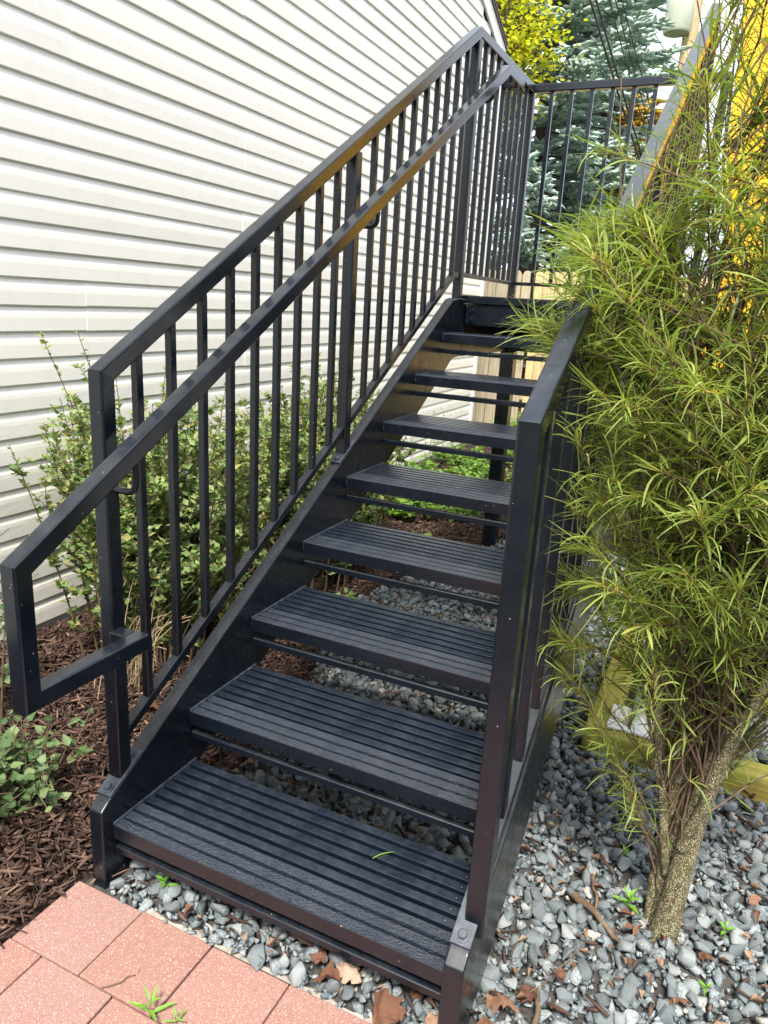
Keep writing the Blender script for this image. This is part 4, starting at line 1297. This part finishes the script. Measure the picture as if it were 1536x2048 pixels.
lx = RNG.uniform(-0.15, 2.0, nf); ly = RNG.uniform(-0.03, 3.0, nf)
k = in_gravel(lx, ly) & ~blocked(lx, ly); lx, ly = lx[k], ly[k]; nf = len(lx)
Ls = RNG.uniform(0.010, 0.036, nf)
V, F = flat_leaves(np.stack([lx, ly, np.full(nf, 0.031) + RNG.uniform(0, 0.008, nf)], 1), unit(rand_dirs(nf, -0.15, 0.45)), unit(np.array([0, 0, 1.0]) + RNG.normal(0, 0.5, (nf, 3))), Ls, Ls * RNG.uniform(0.2, 0.6, nf), 0.45, True)
link("leaf_litter", bigmesh("leaf_litter", V, F, DRYLEAF), gravel_bed, kind="stuff")
def stick(label, P, r):
    p = lerp_path(P, 9); p += RNG.normal(0, 0.002, p.shape)
    o = tubes("stick", [(p, np.linspace(r, r * 0.5, 9))], TWIG, None, 6)
    tag(o, label, "stick")
pv, pf = STONES[3]
o = link("mossy_stone", bigmesh("mossy_stone", pv, pf, mat_plain("yellow_moss", (0.5, 0.44, 0.2), (0.36, 0.38, 0.05), 30, 0.9, 0.4)))
o.location = (-0.085, 0.055, 0.03); o.scale = (0.085, 0.1, 0.12); o.rotation_euler = (0.1, 0.2, 0.6)
tag(o, "pale yellow mossy stone half in the mulch beside the left stair foot", "stone")
V, F, al = strip_leaves(np.array([[0.585, 0.196, RISE + 0.002]]), np.array([[0.35, 0.93, 0.1]]), np.array([[0.93, -0.35, 0.05]]), np.array([0.055]), np.array([0.0035]), np.array([0.1]), np.array([0.35]))
tag(link("fallen_green_leaf", bigmesh("fallen_green_leaf", V, F, WEEDLEAF, True, al)), "narrow green ribbon leaf lying on the lowest tread", "leaf")
stick("dark stick standing up out of the gravel by the right stringer", [(1.01, 0.03, 0.03), (1.0, 0.10, 0.035), (0.99, 0.16, 0.03)], 0.008)
stick("short stick lying in gravel left of the shrub", [(1.03, 0.55, 0.03), (1.05, 0.48, 0.035), (1.06, 0.43, 0.03)], 0.006)
stick("knotty root piece lying before the shrub trunk", [(1.0, 0.47, 0.02), (1.06, 0.42, 0.035), (1.12, 0.38, 0.02)], 0.010)
stick("forked twig lying across the paver joint", [(0.20, -0.235, 0.006), (0.225, -0.19, 0.009), (0.235, -0.16, 0.006)], 0.0015)
stick("reddish twig lying across gravel by the stringer foot", [(0.96, 0.12, 0.03), (1.02, 0.23, 0.035), (1.05, 0.33, 0.03)], 0.0022)

# ---------------------------------------------------------------- trees beyond
def at(u, v, y):
    dd = np.array(FW) * 1470.5 + np.array(RT) * (u - 768) + np.array(UP) * (1024 - v)
    return camv + dd * ((y - CAM.y) / dd[1])

def twig_needles(P, D, L, n_per=10, nl=0.035, nw=0.007, fr=0.029):
    """needle-clad twigs: a bristly tapered finger each, with loose needles standing off it"""
    n = len(P)
    u = unit(np.cross(D, unit(RNG.normal(size=D.shape)))); w = np.cross(D, u)
    rings_ = np.array([0.0, 0.45, 1.0]); rad = np.array([0.6, 1.05, 0.15]) * fr
    ang = np.arange(4) * 2 * PI / 4
    jit = RNG.uniform(0.6, 1.35, (n, 3, 4))
    V1 = (P[:, None, None, :] + D[:, None, None, :] * (rings_[None, :, None, None] * L[:, None, None, None])
          + (u[:, None, None, :] * np.cos(ang)[None, None, :, None] + w[:, None, None, :] * np.sin(ang)[None, None, :, None]) * (rad[None, :, None, None] * jit[:, :, :, None]))
    i = (np.arange(2)[:, None] * 4 + np.arange(4)[None, :]); j = (np.arange(2)[:, None] * 4 + (np.arange(4)[None, :] + 1) % 4)
    f = np.concatenate([np.stack([i, j, j + 4], -1).reshape(-1, 3), np.stack([i, j + 4, i + 4], -1).reshape(-1, 3)])
    F1 = (f[None] + (np.arange(n) * 12)[:, None, None]).reshape(-1, 3)
    V1 = V1.reshape(-1, 3)
    t = RNG.uniform(0.0, 1, (n, n_per))
    base = P[:, None, :] + D[:, None, :] * (t * L[:, None])[:, :, None]
    rd = rand_dirs(n * n_per, -1, 1).reshape(n, n_per, 3)
    dirn = unit(rd + D[:, None, :] * 0.9)
    sd = unit(np.cross(dirn, rd + 0.31)) * nw * 0.5
    tip = base + dirn * nl
    V = np.stack([base - sd, base + sd, tip], 2).reshape(-1, 3)
    F = np.arange(len(V)).reshape(-1, 3) + len(V1)
    return np.concatenate([V1, V]), np.concatenate([F1, F])
def conifer(name, label, base, H, R0, mat, zmin, dens, seed, cat="tree", tw=0.13, nper=18, nl=0.04, nw=0.009):
    o = thing(name, label, cat, base)
    b = np.array(base, float)
    tubes("trunk", [(np.array([b + (0, 0, -0.05), b + (0.02, 0, H * 0.5), b + (0, 0, H)]), np.array([0.16, 0.09, 0.015]) * R0 / 2.2)], SPRUCEBARK, o, 8)
    br, P, D, L = [], [], [], []
    z_ = zmin
    while z_ < H - 0.1:
        nb = int(RNG.integers(5, 8))
        a0 = RNG.uniform(0, 6.28)
        for k in range(nb):
            a = a0 + k * 2 * PI / nb + RNG.normal(0, 0.2)
            f = 1 - z_ / H
            ln = R0 * (f ** 0.8) * RNG.uniform(0.7, 1.1) + 0.12
            h0 = np.array([math.cos(a), math.sin(a), 0])
            t = np.linspace(0, 1, 7)[:, None]
            sag = 0.25 * ln * (0.4 + f * 0.6)
            q = b + np.array([0, 0, z_ + RNG.uniform(-.1, .1)]) + h0 * ln * t + np.array([0, 0, 1.0]) * (-sag * t + sag * 1.05 * t ** 2.4)
            br.append((q, np.linspace(0.02 * f + 0.006, 0.004, 7)))
            nsub = int(ln * dens)
            for s in range(nsub):
                u = 1 - RNG.random() ** 1.3 * 0.85
                c = np.array([np.interp(u, t[:, 0], q[:, m_]) for m_ in range(3)])
                sgn = 1 if s % 2 else -1
                lat = np.array([-h0[1], h0[0], 0]) * sgn
                dr_ = unit((h0 * 0.9 + lat * RNG.uniform(0.35, 1.1) + np.array([0, 0, RNG.normal(-0.05, 0.18)]))[None])[0]
                sl_ = (0.22 + 0.30 * (1 - u)) * RNG.uniform(0.6, 1.2) * min(1.0, 0.4 + ln / 2)
                br.append((np.linspace(c, c + dr_ * sl_, 3), np.array([0.005, 0.004, 0.002])))
                m_n = max(3, int(sl_ / 0.05))
                ff = np.linspace(0.15, 1, m_n)
                for fi, g in enumerate(ff):
                    P.append(c + dr_ * sl_ * g * 0.9)
                    if fi == m_n - 1:
                        D.append(dr_)
                    else:
                        l2 = np.cross(dr_, (0, 0, 1.0)) * (1 if fi % 2 else -1)
                        D.append(unit((dr_ * 0.8 + l2 * 0.8 + np.array([0, 0, RNG.normal(0.05, 0.25)]))[None])[0])
                    L.append(tw * RNG.uniform(0.7, 1.15))
        z_ += RNG.uniform(0.14, 0.22) * (0.55 + 0.45 * (1 - z_ / H)) * (R0 / 2.2 + 0.25)
    tubes("branches", br, SPRUCEBARK, o, 3, kind="stuff")
    P = np.array(P); D = np.array(D); L = np.array(L)
    V, F = twig_needles(P, D, L, nper, nl, nw)
    link("crown", bigmesh("crown", V, F, mat), o, kind="stuff")
    return o, len(P)
(conifer("blue_spruce", "large blue spruce behind the landing guard rail", (-1.97, 10.6, 0), 8.8, 2.7, NEEDLE, 0.5, 13, 1, tw=0.175, nper=6, nl=0.04, nw=0.010)[1])
(conifer("blue_spruce", "second blue spruce top to the right, behind the cables", (-1.62, 13.2, 0), 7.9, 1.35, NEEDLE, 1.2, 9, 2, tw=0.18, nper=5, nl=0.045, nw=0.012)[1])
(conifer("golden_conifer", "golden yellow conifer beside the utility pole", (float(at(1285, 250, 12.3)[0]), 12.3, 0), 4.75, 0.85, GOLDNEEDLE, 0.8, 9, 3, tw=0.16, nper=6, nl=0.045, nw=0.012)[1])

def broadleaf(name, label, base, H, cc, rad, nleaf, leaf, mat):
    o = thing(name, label, "tree", base)
    b = np.array(base, float); c = np.array(cc)
    tp = [(lerp_path([b, b * 0.4 + np.array([c[0], c[1], c[2] * 0.5]) * 0.6, c], 8), np.linspace(0.14, 0.04, 8))]
    Bs = []
    for k in range(70):
        d_ = rand_dirs(1, -0.6, 1)[0] * np.array(rad) * RNG.uniform(0.5, 1.0)
        e = c + d_
        s0 = c + d_ * 0.1 + np.array([0, 0, -0.3])
        tp.append((np.linspace(s0, e, 4), np.linspace(0.03, 0.006, 4)))
        m_ = nleaf // 70
        Bs.append(e + RNG.normal(0, 0.17, (m_, 3)))
    Bs = np.concatenate(Bs); nn = len(Bs)
    Ls = RNG.uniform(0.6, 1.1, nn) * leaf
    V, F = flat_leaves(Bs, unit(rand_dirs(nn, -0.8, 0.4)), unit(np.array([0, 0, 1.0]) + RNG.normal(0, 0.6, (nn, 3))), Ls, Ls * 0.8, 0.1, True)
    tubes("trunk", tp, SPRUCEBARK, o, 6)
    link("crown", bigmesh("crown", V, F, mat), o, kind="stuff")
broadleaf("maple_tree", "yellow green leafy tree between the house roof and the spruce", (-2.55, 8.9, 0), 8, tuple(at(992, 70, 8.9)), (0.66, 0.6, 1.2), 4200, 0.085, MAPLELEAF)

def unseen_treeline(name, label, segs, nleaf):
    Bs = []
    for (xa, ya, xb_, yb_, h) in segs:
        m_ = nleaf // len(segs)
        t = RNG.random(m_); hh = RNG.random(m_) ** 0.8
        bulge = 0.8 + 0.35 * np.sin(t * 23 + ya) + 0.2 * np.sin(t * 57)
        x = xa + (xb_ - xa) * t + RNG.normal(0, 0.5, m_); y = ya + (yb_ - ya) * t + RNG.normal(0, 0.5, m_)
        Bs.append(np.stack([x, y, hh * h * bulge], 1))
    Bs = np.concatenate(Bs); nn = len(Bs)
    Ls = RNG.uniform(0.25, 0.5, nn)
    V, F = flat_leaves(Bs, unit(rand_dirs(nn, -0.6, 0.6)), unit(np.array([0, 0, 1.0]) + RNG.normal(0, 0.7, (nn, 3))), Ls, Ls * 0.8, 0.1, False)
    o = link(name, bigmesh(name, V, F, HEDGELEAF))
    tag(o, label, "trees", None, "stuff")
HEDGELEAF = mat_leaf("dark_tree_leaf", [(0.0, (0.03, 0.06, 0.02)), (1.0, (0.07, 0.11, 0.035))], 0.25, 0.6)
unseen_treeline("unseen_woods", "unseen dark green trees added behind and right of the camera", [(-14, -11, 14, -12, 6.5), (13, -12, 12, 9, 5.0), (12, 9, 7, 24, 4.0)], 14000)  # out-of-view trees added so the black paint reflects dark surroundings

# ---------------------------------------------------------------- utility pole and cables
up_ = thing("utility_pole", "wooden utility pole carrying a grey green transformer can", "utility pole", (-0.68, 16, 0))
tubes("shaft", [(np.array([(-0.72, 16, -0.05), (-0.70, 16, 5), (-0.68, 16, 11.5)]), np.array([0.17, 0.15, 0.12]))], POLEW, up_, 16)
can = np.array([(-0.93, 15.75, 6.62), (-0.93, 15.75, 6.66), (-0.93, 15.75, 8.0), (-0.93, 15.75, 8.05)])
tubes("transformer", [(can, np.array([0.235, 0.26, 0.26, 0.2]))], TRANSF, up_, 24)
V, F = [], []
for k in range(24):
    V.append((-0.93 + 0.234 * math.cos(2 * PI * k / 24), 15.75 + 0.234 * math.sin(2 * PI * k / 24), 6.623))
link("transformer_base", mesh("transformer_base", V, [tuple(range(23, -1, -1))], CONCRETE), up_)
box("bracket", -0.85, -0.70, 15.8, 15.95, 6.9, 6.95, TRANSF, up_, 0.005)
def cable(label, a, b, r, sag=0.05, wig=0.0):
    t = np.linspace(0, 1, 26)[:, None]
    q = a * (1 - t) + b * t
    q[:, 2] -= (sag * 4 * t * (1 - t))[:, 0]
    o = tubes("cable", [(q, np.full(26, r))], CABLE, None, 6)
    tag(o, label, "cable", "overhead cables before the spruce")
for lab, u0, u1, v1, r in (("thick black overhead cable leftmost of the bundle", 1163, 1330, 470, 0.012), ("thick black overhead cable second in the bundle", 1176, 1336, 470, 0.011), ("thin grey overhead cable beside the bundle", 1203, 1340, 420, 0.006),
                           ("thin overhead cable in the middle of the thin ones", 1216, 1350, 420, 0.006), ("thin overhead cable nearest the golden conifer", 1229, 1362, 420, 0.006)):
    cable(lab, at(u0, -60, 6.6), at(u1, v1, 9.4), r)
cable("thin drooping service wire looping beside the utility pole", at(1275, -20, 15.0), at(1372, 130, 15.9), 0.009, 0.25)
